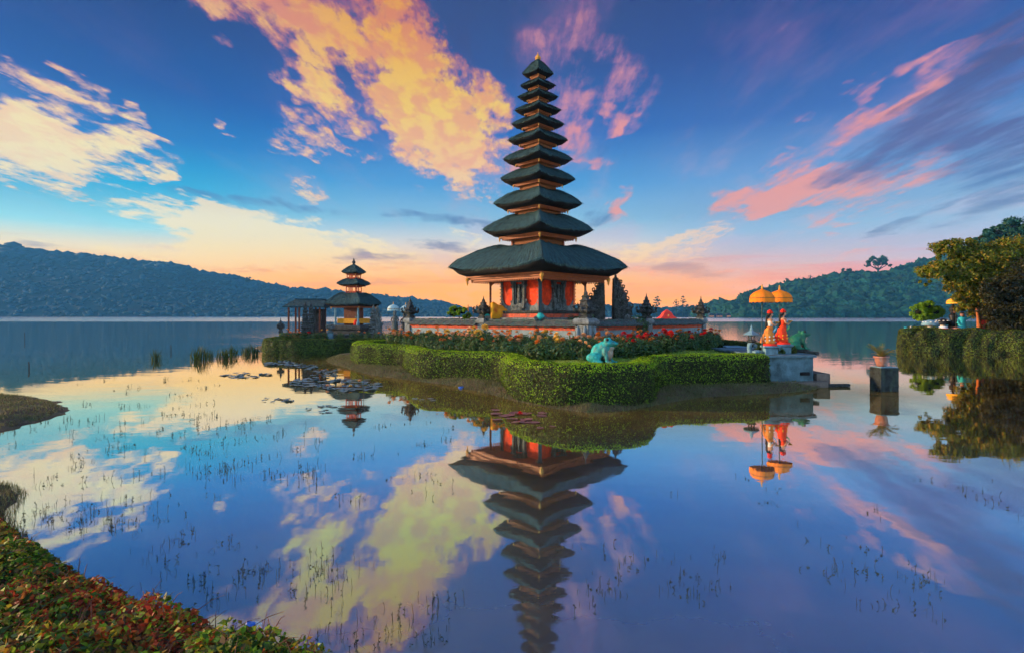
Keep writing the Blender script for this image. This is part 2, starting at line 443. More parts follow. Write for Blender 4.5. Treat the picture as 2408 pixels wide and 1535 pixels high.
# ------------------------------------------------------------------ water
def water_material():
    m = bpy.data.materials.new('lake_water'); m.use_nodes = True
    N = NT(m.node_tree); N.n.clear()
    g = N.n.new('ShaderNodeNewGeometry'); pos = g.outputs['Position']
    x, y, z = N.sep(pos)
    lw = N.n.new('ShaderNodeLayerWeight'); lw.inputs['Blend'].default_value = 0.5
    fc = lw.outputs['Facing']
    # wind: calm near the shore, light ripple in mid lake, strong on the far strip
    wob = N.noise(N.mapping(pos, sc=(0.02, 0.05, 1)), 1.0, 3, 0.6)
    yy = N.math('MULTIPLY_ADD', wob, 60, y)
    mid = N.math('MULTIPLY', N.range(yy, 66, 110, smooth=True), N.range(x, 14, -16, 0.55, 1.0))
    mid = N.math('MULTIPLY_ADD', N.range(x, 15, 22, smooth=True), N.range(y, 22, 34, 0.0, 0.30), mid, clamp=True)
    far = N.range(N.math('MULTIPLY_ADD', wob, 30, y), 262, 285, smooth=True)
    r1 = N.noise(N.mapping(pos, sc=(0.5, 1.5, 1)), 1.3, 4, 0.55)
    r2 = N.noise(N.mapping(pos, sc=(0.16, 0.7, 1)), 1.0, 3, 0.5)
    r3 = N.noise(N.mapping(pos, sc=(1, 1.6, 1)), 0.55, 2, 0.5)
    h = N.math('MULTIPLY', r1, N.math('MULTIPLY_ADD', mid, 0.009, 0.0004))
    h = N.math('MULTIPLY_ADD', r2, N.math('MULTIPLY', mid, 0.020), h)
    patch = N.range(N.noise(N.mapping(pos, sc=(0.12, 0.3, 1)), 1.0, 3, 0.6), 0.5, 0.7, smooth=True)
    r4 = N.noise(N.mapping(pos, sc=(5, 9, 1)), 1.0, 3, 0.6)
    h = N.math('MULTIPLY_ADD', r4, N.math('MULTIPLY_ADD', patch, 0.0006, 0.00012), h)
    h = N.math('MULTIPLY_ADD', r3, 0.0035, h)
    bn = N.n.new('ShaderNodeBump'); bn.inputs['Strength'].default_value = 1.0; bn.inputs['Distance'].default_value = 1.0
    N.inp(bn.inputs['Height'], h)
    rough = N.math('MULTIPLY_ADD', far, 0.15, N.math('MULTIPLY_ADD', mid, 0.03, 0.018))
    tint = N.ramp(fc, [(0.42, L(0.60, 0.92, 1.0)), (0.64, L(0.54, 0.92, 1.0)), (0.75, L(0.80, 0.94, 1.0)), (0.83, L(1.0, 0.88, 0.74)), (0.90, L(1.0, 0.82, 0.54)), (0.95, L(1.0, 0.97, 0.92)), (1.0, L(1, 1, 1))])  # golden and cyan sheen painted into the reflection by viewing angle
    gl = N.n.new('ShaderNodeBsdfGlossy'); N.inp(gl.inputs['Color'], tint); N.inp(gl.inputs['Roughness'], rough)
    N.inp(gl.inputs['Normal'], bn.outputs[0])
    g2 = N.n.new('ShaderNodeBsdfGlossy'); N.inp(g2.inputs['Color'], tint); g2.inputs['Roughness'].default_value = 0.34
    veil = N.n.new('ShaderNodeMixShader'); N.inp(veil.inputs[0], N.ramp(fc, [(0.45, L(.24,.24,.24)), (0.64, L(.20,.20,.20)), (0.80, L(.04,.04,.04)), (1.0, L(0,0,0))]))
    N.l.new(gl.outputs[0], veil.inputs[1]); N.l.new(g2.outputs[0], veil.inputs[2]); gl = veil
    mud = N.noise(pos, 0.9, 5, 0.6)
    df = N.n.new('ShaderNodeBsdfDiffuse'); N.inp(df.inputs[0], N.ramp(mud, [(0.3, L(0.09, 0.062, 0.016)), (0.7, L(0.22, 0.15, 0.045))]))
    fac = N.ramp(fc, [(0.40, L(.70, .70, .70)), (0.65, L(.80, .80, .80)), (0.85, L(.95, .95, .95)), (1.0, L(1, 1, 1))])
    # shallow margin along the front of the island: the muddy bottom shows
    dmin = None; pt = [(-10.2, 33.5), (-5.2, 28.0), (-1.2, 22.0), (1.6, 16.4), (5.0, 17.2), (12.0, 20.6)]
    for a, b in zip(pt[:-1], pt[1:]):
        ex, ey = b[0]-a[0], b[1]-a[1]; l2 = ex*ex+ey*ey
        w = N.vmath('SUBTRACT', N.comb(x, y, 0), (a[0], a[1], 0))
        t = N.math('MULTIPLY', N.vmath('DOT_PRODUCT', w, (ex, ey, 0), out='v'), 1/l2, clamp=True)
        q = N.vmath('LENGTH', N.vmath('SUBTRACT', w, N.comb(N.math('MULTIPLY', t, ex), N.math('MULTIPLY', t, ey), 0)), out='v')
        dmin = q if dmin is None else N.math('MINIMUM', dmin, q)
    dmin = N.math('MULTIPLY_ADD', N.noise(pos, 0.8, 4, 0.6), 1.4, dmin)
    fac = N.math('MULTIPLY', fac, N.range(dmin, 1.2, 5.6, 0.55, 1.0, smooth=True))
    mx = N.n.new('ShaderNodeMixShader'); N.inp(mx.inputs[0], fac)
    N.l.new(df.outputs[0], mx.inputs[1]); N.l.new(gl.outputs[0], mx.inputs[2])
    o = N.n.new('ShaderNodeOutputMaterial'); N.l.new(mx.outputs[0], o.inputs[0])
    return m
me = bpy.data.meshes.new('lake_water')
me.from_pydata([(-2250,-60,0),(2250,-60,0),(2250,1900,0),(-2250,1900,0)], [], [(0,1,2,3)])
tag(link('lake_water', me, water_material()), kind='structure')

# ------------------------------------------------------------------ far hills
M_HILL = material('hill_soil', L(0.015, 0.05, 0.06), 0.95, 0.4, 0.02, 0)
M_FOREST = material('haze_tinted_canopy', L(0.008, 0.060, 0.090), 0.9, 0.3, 0.02, 0)  # canopy made bluer to carry part of the haze in its colour
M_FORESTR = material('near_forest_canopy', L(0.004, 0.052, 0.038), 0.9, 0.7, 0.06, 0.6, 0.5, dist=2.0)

def hill(name, base_y, ridge_y, table, x0, x1, nx, back=1.5):
    """table: (pixel x at the ridge, pixel y of the ridge)"""
    vs = []; fs = []; nt = 14
    for i in range(nx+1):
        px = x0 + (x1-x0)*i/nx
        zr = CH + (HZ - lerp_table(table, px))/FX*ridge_y
        for j in range(nt+1):
            t = j/nt
            if t <= 0.7:
                q = t/0.7; Y = base_y + (ridge_y-base_y)*q
                Z = zr*(q**0.85) ; X = (px-1204)/FX*(base_y*0.0 + ridge_y)
            else:
                q = (t-0.7)/0.3; Y = ridge_y + (ridge_y-base_y)*q*back*0.25; Z = zr*(1-q)
                X = (px-1204)/FX*ridge_y
            Z += 3.5*mnoise.noise(Vector((X*0.02, Y*0.02, 3)))*min(1, Z/20) - 0.6
            vs.append((X, Y, Z))
    for i in range(nx):
        for j in range(nt):
            a = i*(nt+1)+j; fs.append((a, a+nt+1, a+nt+2, a+1))
    me = bpy.data.meshes.new(name); me.from_pydata(vs, [], fs)
    o = tag(link(name, me, M_HILL, smooth=True), kind='structure')
    return o, vs, nt

def crowns(name, vs, nt, n, r0, r1, mat, rng, seed=0, jmax=0.78, flat=0.8, sub=2):
    """tree crowns over the visible slope of a hill: one wood"""
    m = MB(); V = np.array(vs).reshape(-1, nt+1, 3)
    nx = V.shape[0]
    pro = []
    for k in range(7):
        q = MB().ball((0,0,0), 1.0, sub, 0.75, 1.9, seed+k); pro.append((np.array(q.v), np.array(q.f)))
    VV = []; FF = []; off = 0
    for k in range(n):
        i = rng.uniform(0, nx-1.001); j = rng.uniform(0, nt*jmax) if k % 3 else rng.uniform(nt*0.55, nt*0.74)
        ii, jj = int(i), int(j); a, b = i-ii, j-jj
        p = (V[ii,jj]*(1-a)*(1-b) + V[ii+1,jj]*a*(1-b) + V[ii,jj+1]*(1-a)*b + V[ii+1,jj+1]*a*b)
        r = rng.uniform(r0, r1); 
        if k % 3 == 0 and sub == 1: r *= rng.choice([.9, 1.2, 1.6, 2.0])
        if rng.random() < 0.06: r *= 1.35
        v, f = pro[k % 7]; th = rng.uniform(0, 6.28); c, s = math.cos(th), math.sin(th)
        w = v*r; w = np.stack([w[:,0]*c-w[:,1]*s, w[:,0]*s+w[:,1]*c, w[:,2]*flat*rng.uniform(.7, 1.25)], 1)
        VV.append(w + p + np.array([0, 0, r*0.35])); FF.append(f+off); off += len(v)
    VV = np.concatenate(VV); FF = np.concatenate(FF)
    me = bpy.data.meshes.new(name); me.from_pydata(VV.tolist(), [], FF.tolist())
    return tag(link(name, me, mat, smooth=sub == 1), kind='stuff')

LEFT_RIDGE = [(-900,560),(-400,556),(0,574),(60,578),(120,590),(200,600),(330,612),(420,622),(500,643),(560,655),(620,668),(700,681),(800,690),(870,697),(900,700),(960,708),(1040,716),(1090,728),(1130,741),(1200,743)]
o, vs, nt = hill('left_hill', 1230, 1640, LEFT_RIDGE, -900, 1180, 120)
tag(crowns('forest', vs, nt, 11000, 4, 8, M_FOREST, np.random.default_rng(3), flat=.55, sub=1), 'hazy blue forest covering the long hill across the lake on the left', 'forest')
RIGHT_RIDGE = [(1640,744),(1660,722),(1735,718),(1752,702),(1790,690),(1830,678),(1870,668),(1930,660),(1990,650),(2040,650),(2100,640),(2160,622),(2200,608),(2260,590),(2330,566),(2408,532),(2600,470),(2900,430)]
o, vs, nt = hill('right_hill', 690, 860, RIGHT_RIDGE, 1640, 2900, 90)
tag(crowns('forest', vs, nt, 6500, 4, 8.5, M_FORESTR, np.random.default_rng(4), 20), 'teal green forest covering the hill on the right shore', 'forest')
MID_RIDGE = [(1060,744),(1100,733),(1180,731),(1300,730),(1440,722),(1480,718),(1500,720),(1530,729),(1600,730),(1660,728),(1720,725),(1760,735)]
o, vs, nt = hill('far_shore', 960, 1010, MID_RIDGE, 1060, 1760, 50)
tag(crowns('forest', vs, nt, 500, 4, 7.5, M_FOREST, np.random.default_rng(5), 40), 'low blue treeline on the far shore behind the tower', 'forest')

# ------------------------------------------------------------------ haze
def haze_box():
    m = bpy.data.materials.new('haze'); m.use_nodes = True
    N = NT(m.node_tree); N.n.clear()
    v = N.n.new('ShaderNodeVolumePrincipled')
    v.inputs['Color'].default_value = (0.12, 0.50, 1.0, 1); v.inputs['Density'].default_value = 0.00019
    v.inputs['Anisotropy'].default_value = 0.0
    o = N.n.new('ShaderNodeOutputMaterial'); N.l.new(v.outputs[0], o.inputs['Volume'])
    b = MB().box((0, 950, 139), (4600, 2040, 286))
    tag(b.build('haze', m), 'thin blue haze over the lake', kind='stuff')
haze_box()

# ------------------------------------------------------------------ island ground
def poly_dist(poly, x, y):
    """signed distance, positive inside"""
    best = 1e9; inside = False; n = len(poly)
    for i in range(n):
        ax, ay = poly[i]; bx, by = poly[(i+1) % n]
        ex, ey = bx-ax, by-ay; wx, wy = x-ax, y-ay
        t = max(0, min(1, (wx*ex+wy*ey)/(ex*ex+ey*ey+1e-12)))
        dx_, dy_ = wx-ex*t, wy-ey*t; best = min(best, dx_*dx_+dy_*dy_)
        if (ay > y) != (by > y) and x < (bx-ax)*(y-ay)/(by-ay)+ax: inside = not inside
    d = math.sqrt(best); return d if inside else -d
def xy(px, py, z=0.0):
    g = G(px, py, z); return (g.x, g.y)
SHORE = [xy(p[0], p[1]+(0.5 if p[0] < 1150 else 4)) for p in [(775,851),(815,864),(870,880),(960,892),(1060,905),(1150,921),(1220,940),(1300,955),(1385,966),(1470,960),(1560,944),(1640,930),(1750,924),(1830,920),(1900,914)]] + \
        [(12.75,22.6),(13.2,25.0),(12.9,29.0),(13.8,36),(12.5,44),(2,49),(-9,47),(-11.5,43),(-12.3,38),(-11.6,35)]
HEDGE = [(-5.6,35.3),(-7.4,35.2),(-8.9,34.6)] + [xy(p[0], p[1], 0.15) for p in [(826,850),(845,858),(935,864),(952,866),(968,880),(990,886),(1080,892),(1165,898),(1184,902),(1196,922),(1225,932),(1280,943),(1340,949),(1450,949),(1532,940),(1548,914),(1575,909),(1690,906),(1815,904)]]
LAWN = [(HEDGE[i][0], HEDGE[i][1]+0.5) for i in range(3, len(HEDGE))] + [(10.6,22.6),(12.2,23.5),(12.4,28),(13,35.5),(11.5,43),(2,47),(-9,45),(-10,38),(-9.6,36)]
ISLE2 = [xy(610,823),xy(640,829),xy(760,831.5),xy(905,828),(-8,42),(-6,60),(-22,62),(-23,50)]

def ground_mat(name, cols, scale=1.5):
    m = bpy.data.materials.new(name); m.use_nodes = True
    N = NT(m.node_tree); b = N.n['Principled BSDF']; tc = N.n.new('ShaderNodeNewGeometry').outputs['Position']
    f = N.noise(tc, scale, 7, 0.7)
    N.inp(b.inputs['Base Color'], N.ramp(f, cols)); b.inputs['Roughness'].default_value = 0.95
    bn = N.n.new('ShaderNodeBump'); bn.inputs['Strength'].default_value = 0.7; bn.inputs['Distance'].default_value = 0.05
    N.inp(bn.inputs['Height'], N.noise(tc, 14, 4, .6)); N.inp(b.inputs['Normal'], bn.outputs[0])
    return m
M_BANK = ground_mat('muddy_bank', [(0.35, L(.05,.032,.018)), (0.5, L(.10,.068,.036)), (0.65, L(.06,.085,.025))])
M_LAWN = ground_mat('lawn', [(0.35, L(.10,.24,.012)), (0.55, L(.20,.28,.02)), (0.7, L(.30,.25,.035))], 0.9)

def sheet(name, x0, x1, y0, y1, n, m, hf, mat, cut=-0.35):
    xs = [x0+(x1-x0)*i/n for i in range(n+1)]; ys = [y0+(y1-y0)*j/m for j in range(m+1)]
    vs = [(x, y, hf(x, y)) for x in xs for y in ys]
    fs = []
    for i in range(n):
        for j in range(m):
            q = (i*(m+1)+j, (i+1)*(m+1)+j, (i+1)*(m+1)+j+1, i*(m+1)+j+1)
            if max(vs[k][2] for k in q) > cut: fs.append(q)
    used = sorted({k for f in fs for k in f}); mp = {k: i for i, k in enumerate(used)}
    me = bpy.data.meshes.new(name); me.from_pydata([vs[k] for k in used], [], [tuple(mp[k] for k in f) for f in fs])
    return tag(link(name, me, mat, smooth=True), kind='structure')
def h_main(x, y):
    d = poly_dist(SHORE, x, y)
    nz = mnoise.noise(Vector((x*.8, y*.8, 0)))*0.10 + mnoise.noise(Vector((x*3, y*3, 5)))*0.03
    z = max(-.5, min(.20, d*0.34 if d > 0 else d*.2)) + nz*min(.45, max(0, (d+0.2)))
    e = poly_dist(LAWN, x, y)
    if e > 0: z = max(z, 0.16 + min(1, e/0.25)*(0.80 + min(0.25, e*0.05)))
    return z
sheet('island_ground', -14, 15.5, 15, 51, 190, 220, h_main, [M_BANK])
io = bpy.data.objects['island_ground']; io.data.materials.append(M_LAWN)
for p in io.data.polygons:
    if p.center.z > 0.55: p.material_index = 1
def h_two(x, y):
    d = poly_dist(ISLE2, x, y)
    return max(-.5, min(.75, d*0.35)) + 0.06*mnoise.noise(Vector((x, y, 2)))
sheet('small_island_ground', -25, -4, 38, 64, 70, 80, h_two, [M_BANK])
def g_z(x, y): return h_main(x, y)

# ------------------------------------------------------------------ temple materials
M_THATCH = material('thatch', L(0.018,0.050,0.066), 0.95, 0.75, 5, 1.0, 16, dist=0.09)
def add_fibres(m):
    N = NT(m.node_tree); b = N.n['Principled BSDF']; tc = N.n.new('ShaderNodeTexCoord').outputs['Object']
    x, y, z = N.sep(tc)
    rad = N.vmath('NORMALIZE', N.comb(x, y, 0))
    f = N.noise(N.mapping(N.vmath('ADD', N.vmath('MULTIPLY', rad, (34, 34, 0)), N.comb(0, 0, z)), sc=(1, 1, 1.2)), 1.0, 4, 0.7)
    old = b.inputs['Base Color'].links[0].from_socket
    N.inp(b.inputs['Base Color'], N.mix(N.range(f, 0.38, 0.62, 0, 0.75), old, L(0.045, 0.120, 0.125)))
    bn = b.inputs['Normal'].links[0].from_node
    h = bn.inputs['Height'].links[0].from_socket
    N.inp(bn.inputs['Height'], N.math('ADD', h, N.math('MULTIPLY', f, 1.2)))
add_fibres(M_THATCH)
M_FIBRE = leaf_material('thatch_fibre', [L(.008,.020,.026), L(.02,.055,.065), L(.06,.13,.13), L(.05,.08,.05), L(.09,.13,.11)], 0, .9)
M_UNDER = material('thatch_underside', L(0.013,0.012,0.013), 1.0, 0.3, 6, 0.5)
M_GILT = material('gilded_board', L(0.30,0.075,0.016), 0.55, 0.30, 6, 0.5, 20, dist=0.01)
M_GOLD = material('gold_ornament', L(0.62,0.30,0.05), 0.45, 0.3, 9, 0.6, 25, dist=0.01)
M_CARVE = material('carved_panel', L(0.08,0.028,0.012), 0.7, 0.0, 16, 1.0, 30, col2=L(0.30,0.10,0.025), dist=0.02)
M_RED = material('red_wall', L(0.80,0.050,0.008), 0.85, 0.45, 4, 0.6, stain=L(0.30,0.04,0.02))
M_BRICK = material('red_brick_band', L(0.56,0.10,0.05), 0.85, 0.35, 6, 0.5, stain=L(0.16,0.10,0.09))
M_STONE = material('grey_stone', L(0.17,0.20,0.21), 0.9, 0.45, 5, 0.9, 18, stain=L(0.05,0.055,0.05), dist=0.04)
M_CSTONE = material('carved_stone', L(0.12,0.145,0.15), 0.9, 0.7, 13, 1.0, 26, stain=L(0.03,0.035,0.03), dist=0.06)
M_DSTONE = material('dark_stone', L(0.055,0.062,0.065), 0.9, 0.7, 9, 1.0, 22, stain=L(0.02,0.03,0.02), dist=0.06)
M_TEAL = material('turquoise_paint', L(0.03,0.42,0.38), 0.6, 0.4, 5, 0.4, stain=L(0.02,0.16,0.15))
M_PLASTER = material('pale_plaster', L(0.20,0.27,0.31), 0.85, 0.2, 4, 0.3, stain=L(0.16,0.22,0.26))
M_BPLASTER = material('blue_grey_plaster', L(0.16,0.30,0.38), 0.85, 0.3, 3, 0.4, stain=L(0.07,0.12,0.15))
M_TILE = material('mossy_tile', L(0.07,0.085,0.09), 0.9, 0.5, 8, 1.0, 22, stain=L(0.035,0.12,0.10), dist=0.05)
M_POST = material('dark_painted_post', L(0.03,0.055,0.065), 0.6, 0.4, 6, 0.3)
M_WOODR = material('red_brown_wood', L(0.16,0.05,0.025), 0.7, 0.4, 6, 0.4)
M_YCLOTH = material('yellow_cloth', L(0.78,0.34,0.02), 0.8, 0.2, 7, 0.3)
M_RCLOTH = material('red_cloth', L(0.72,0.03,0.015), 0.8, 0.2, 5, 0.3)
M_SPOT = material('patterned_yellow_cloth', L(0.80,0.36,0.02), 0.8, 0.05, 7, 0.2, stain=L(0.45,0.06,0.01))

# ------------------------------------------------------------------ tiered roofs
def thatch_roof(parent, r, z, hs, u, fr, nr, lift, seg=22, peak=False, seed=0, rot=0.0, name='roof'):
    """r: half diagonal at the tips, z: tip height, fr: fascia ratio, nr: neck ratio"""
    rim = .024*r/hs
    if peak:
        prof = [(1.0,rim*.5,1),(0.97,.10,.95),(0.88,.22,.85),(0.72,.42,.6),(0.52,.64,.35),(0.34,.82,.2),(0.18,.94,.05),(0.06,1.0,0)]
    else:
        prof = [(1.0,rim,1),(0.975,.10+rim*.6,.97),(0.91,.29,.9),(0.80,.50,.8),(0.68,.70,.68),(0.57,.87,.52),(0.48,.97,.42),(0.41,1.0,.35),(nr*1.04,.93,.3),(nr*0.9,.80,.3)]
    below = [(fr*0.9,-u*1.0,0.0),(fr,-u,0.0),(fr+(1-fr)*0.45,-u*0.74,0.35),(0.955,-u*0.30,.93),(0.998,-u*0.03,1.0)]
    rings = []
    for k, (rho, dzz, dip) in enumerate([(a, b, c) for a, b, c in below] + [(a, b*hs, c) for a, b, c in prof]):
        ring = []; dz0 = dzz
        for q in range(4):
            a0 = -math.pi/2 + q*math.pi/2; a1 = a0 + math.pi/2
            for i in range(seg):
                t = i/seg; s = 2*t-1
                x = math.cos(a0)*(1-t)+math.cos(a1)*t; y = math.sin(a0)*(1-t)+math.sin(a1)*t
                rr = rho*r*(1 + 0.015*(1-s*s)*dip)
                if not peak and k in (5, 6): dzz = dz0 - rim*hs*(1 if k == 5 else .6)*abs(s)**3
                zz = z + dzz - lift*dip*(1-abs(s)**3.2)
                ax, ay = x*rr, y*rr
                nz = mnoise.noise(Vector((ax*2.5+seed, ay*2.5, seed)))*0.05*r/3 + (mnoise.noise(Vector((ax*14, ay*14, seed)))*0.045 if dip > .9 else 0)
                ca, sa = math.cos(rot), math.sin(rot)
                ring.append((ax*ca-ay*sa, ax*sa+ay*ca, zz+nz*(1 if k > 1 else 0)))
        rings.append(ring)
    m = MB(); m.loft(rings, True, True)
    n4 = seg*4
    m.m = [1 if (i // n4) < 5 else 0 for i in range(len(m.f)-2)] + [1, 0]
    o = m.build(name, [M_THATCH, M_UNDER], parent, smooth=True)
    # loose fibres hanging from the rim and lying on the slope
    rg = np.random.default_rng(int(seed*10)+5); A_ = np.array(rings[5]); n_ = len(A_); k = int(700*r)
    i0 = rg.integers(0, n_, k); w = rg.random(k)[:, None]; p = A_[i0]*(1-w)+A_[(i0+1) % n_]*w
    out = p*[1,1,0]; out /= np.linalg.norm(out, axis=1, keepdims=True); sd = np.stack([-out[:,1], out[:,0], out[:,2]], 1)*.012
    dn = out*rg.uniform(.0,.04,(k,1)) + np.array([0,0,-1.0])*rg.uniform(.02,.10,(k,1))*(.5+r/6)
    V1 = np.stack([p-sd, p+sd, p+dn+sd*.3, p+dn-sd*.3], 1).reshape(-1, 3)
    rt = np.array(rings[5:-2]); k = int(1500*r); a = rg.integers(0, rt.shape[0]-1, k); b = rg.integers(0, n_, k); u = rg.random(k)[:, None]
    p = rt[a, b]*(1-u)+rt[a+1, b]*u; q2 = rt[a, b]-rt[a+1, b]; q2 /= np.linalg.norm(q2, axis=1, keepdims=True)+1e-9
    nn_ = np.cross(q2, np.stack([-p[:,1], p[:,0], 0*p[:,0]], 1)); nn_ /= np.linalg.norm(nn_, axis=1, keepdims=True)+1e-9; nn_ *= np.sign(nn_[:, 2:3]+1e-9)
    sd = np.cross(q2, nn_)*.011; ln = q2*rg.uniform(.06,.20,(k,1))*(.4+r/6)
    V2 = np.stack([p-sd, p+sd, p+ln+nn_*.035+sd*.4, p+ln+nn_*.035-sd*.4], 1).reshape(-1, 3)
    V3 = np.concatenate([V1, V2]); quads('loose_fibres', V3, np.arange(len(V3)).reshape(-1, 4), M_FIBRE, o)
    return o
def fascia(parent, hd, z, h, rot=0.0, dent=True, name='fascia'):
    """gilded boards, hd = half diagonal at the top"""
    q = hd/math.sqrt(2); m = MB()
    for i in range(3):
        a = q*(1.0-0.035*i); m.square([(a, z-h*i/3-h/3+0.002), (a, z-h*i/3-0.004)], rot=math.pi/4+rot)
    b = q*0.93
    if dent:
        n = max(8, int(2*b/0.16))
        for k in range(4):
            th = math.pi/4+rot+k*math.pi/2
            for i in range(n):
                s = -b + 2*b*(i+.5)/n
                x, y = s, -b
                m.box((x*math.cos(th)-y*math.sin(th), x*math.sin(th)+y*math.cos(th), z-h-0.028*hd/3), (0.07, 0.05, 0.05*hd/3), th)
    f = m.build(name, M_GILT, parent)
    g = MB()
    for k in range(4):
        th = -math.pi/2+rot+k*math.pi/2; R = hd*0.985
        g.cut().ball((R*math.cos(th), R*math.sin(th), z-h*0.62), (0.045*hd**.7, 0.045*hd**.7, h*0.5), 1)
        g.lathe([(0.03*hd**.7, 0), (0.005, -0.07*hd**.7)], 6, (R*math.cos(th), R*math.sin(th), z-h*1.1))
    g.each('corner_ornament', M_GOLD, f)
    return f
def neck(parent, hd, z0, z1, rot=0.0):
    q = hd/math.sqrt(2); m = MB()
    m.square([(q, z0), (q, z1-(z1-z0)*.15), (q*1.1, z1)], rot=math.pi/4+rot)
    o = m.build('neck_panel', M_CARVE, parent)
    c = MB()
    for k in range(4):
        th = -math.pi/2+rot+k*math.pi/2
        c.cut().box((hd*math.cos(th)*.985, hd*math.sin(th)*.985, (z0+z1)/2), (q*.12, q*.12, z1-z0-.01), th+math.pi/4)
    c.each('neck_post', M_GILT, o)

# ------------------------------------------------------------------ eleven-tiered tower
TX, TY, TB = 1.43, 30.8, 1.45
tower = thing('tiered_tower', 'tall eleven-tiered temple tower with dark thatched roofs and red walls', 'tower', (TX, TY, TB))
T = [(4.95,5.50,1.22,.56,.800),(3.06,7.55,.86,.42,.70),(2.46,9.00,.74,.37,.68),(2.07,10.34,.60,.31,.66),(1.92,11.43,.55,.28,.64),(1.65,12.50,.44,.25,.62),
     (1.46,13.38,.38,.23,.60),(1.28,14.14,.34,.20,.57),(1.105,14.88,.30,.18,.54),(.965,15.50,.28,.15,.52),(.86,16.15,.80,.16,.50)]
for i, (r, z, hs, u, fr) in enumerate(T):
    z -= TB
    nr = 0.30 if i == 0 else (0.40 if i < 4 else 0.42)
    last = i == len(T)-1
    fh = (.30, .17, .13, .12, .11, .10, .09, .08, .07, .06, .05)[i]
    thatch_roof(tower, r, z, hs, u, fr, nr, 0.09*r if i else 0.40, seed=i*3.3, peak=last)
    fascia(tower, r*fr, z-u+0.004, fh, dent=i < 6)
    if not last:
        r2, z2, hs2, u2, fr2 = T[i+1]; z2 -= TB
        neck(tower, r*(0.30*.95 if i == 0 else .40*.98), z+hs*0.62, z2-u2-(.17,.13,.12,.11,.10,.09,.08,.07,.06,.05)[i]*0.98)
m = MB(); zt = 16.95-TB
m.lathe([(.14,0),(.16,.05),(.08,.08),(.12,.13),(.13,.18),(.06,.22),(.07,.27),(.02,.33),(.01,.42)], 10, (0,0,zt-.03))
for k in range(4):
    m.tube([(0.08*math.cos(k*1.57), .08*math.sin(k*1.57), zt+.02), (.15*math.cos(k*1.57), .15*math.sin(k*1.57), zt+.09), (.14*math.cos(k*1.57), .14*math.sin(k*1.57), zt+.17)], [.03,.025,.008], 6)
m.build('finial', M_GOLD, tower)
# body: square with a corner to the front; face frame k turns local x along the face, -y outward
def fm(k, d):
    return Matrix.Rotation(math.pi/4 + k*math.pi/2, 4, 'Z') @ Matrix.Translation((0, -d, 0))
A = 1.386; Z0 = 3.06-TB; Z1 = 4.96-TB
MB().square([(A, Z0), (A, Z1)], rot=math.pi/4).build('body_wall', M_RED, tower)
for k in range(4):
    F = fm(k, A)
    # grey apron with a curved top edge left and right of the door
    m = MB(); out = [(-A+.03, Z0)]
    prof = []
    for i in range(25):
        s = -1+2*i/24; x = s*(A-.03); d = abs(s)
        e = (d-0.64)/0.34; h = 0.26 + 0.40*(abs(e)**3 if e > 0 else min(1, abs((d-0.64)/0.30))**3)
        prof.append((x, Z0+h))
    m.prism([(-A+.03, Z0)] + prof + [(A-.03, Z0)], -0.06, 0.002)
    m.box((0, -.03, Z1-.10), (2*A-.06, .07, .2))
    m.turn(F).build('stone_apron', M_STONE, tower)
    # door surround
    d = MB()
    for s in (-1, 1):
        d.box((s*.40, -.10, Z0+.86), (.12, .16, 1.12)); d.box((s*.40, -.12, Z0+.36), (.20, .22, .16)); d.box((s*.40, -.12, Z0+1.46), (.20, .22, .12))
        d.curl((s*.52, -.12, Z0+.50), .10, .035, 0 if s > 0 else math.pi); d.curl((s*.52, -.12, Z0+1.30), .09, .03, 0 if s > 0 else math.pi)
        d.box((s*.27, -.06, Z0+.88), (.05, .1, 1.0))
    d.box((0, -.13, Z0+1.57), (1.06, .26, .10)); d.box((0, -.11, Z0+1.67), (.8, .22, .10)); d.box((0, -.13, Z0+.22), (1.0, .26, .22)); d.box((0, -.18, Z0+.06), (.8, .3, .12))
    d.ball((0, -.16, Z0+1.62), (.16,.10,.14), 2, .3, 5)
    for s in (-1, 0, 1): d.ball((s*.28, -.2, Z0+.22), (.11, .09, .15), 2, .5, 4, k+s)
    o = d.turn(F).build('door_surround', M_CSTONE, tower)
    n = MB(); n.box((0, -.03, Z0+.90), (.40, .05, 1.02)); n.turn(F).build('niche', M_DSTONE, o)
    g = MB(); g.lathe([(.11,0),(.13,.15),(.10,.30),(.12,.45),(.13,.55),(.06,.62),(.08,.70),(.085,.78),(.04,.86),(.06,.9),(.01,1.0)], 10, (0,-.10,Z0+.40), 1, .6)
    g.turn(F).build('niche_figure', M_CSTONE, o, smooth=True)
# toothed corner quoins
for k in range(4):
    th = -math.pi/2+k*math.pi/2; R = A*math.sqrt(2)
    m = MB()
    for i in range(15):
        w = .17 if i % 2 else .10
        m.box((R*math.cos(th), R*math.sin(th), Z0+.30+i*.095), (w*1.25, w*1.25, .07 if i % 2 else .099), th+math.pi/4)
    m.build('corner_quoin', M_BRICK if k != 3 else M_CSTONE, tower)
    m = MB(); m.square([(.17,Z0+1.68),(.24,Z0+1.80),(.28,Z0+1.90)], (R*math.cos(th)*.98, R*math.sin(th)*.98, 0)); m.build('corner_capital', M_CSTONE, tower)
# plinth courses
for nm, prof, mt in (('plinth', [(1.98,0),(1.98,.50),(1.90,.53),(1.90,.62),(1.78,.66)], M_STONE), ('plinth_band', [(1.72,.664),(1.72,.98)], M_BRICK),
                     ('plinth_cap', [(1.74,.984),(1.80,1.05),(1.80,1.22),(1.74,1.24)], M_STONE), ('plinth_band', [(1.68,1.244),(1.68,1.44)], M_BRICK), ('floor_slab', [(1.60,1.444),(1.66,1.50),(1.66,1.60)], M_DSTONE)):
    MB().square(prof, rot=math.pi/4).build(nm, mt, tower)
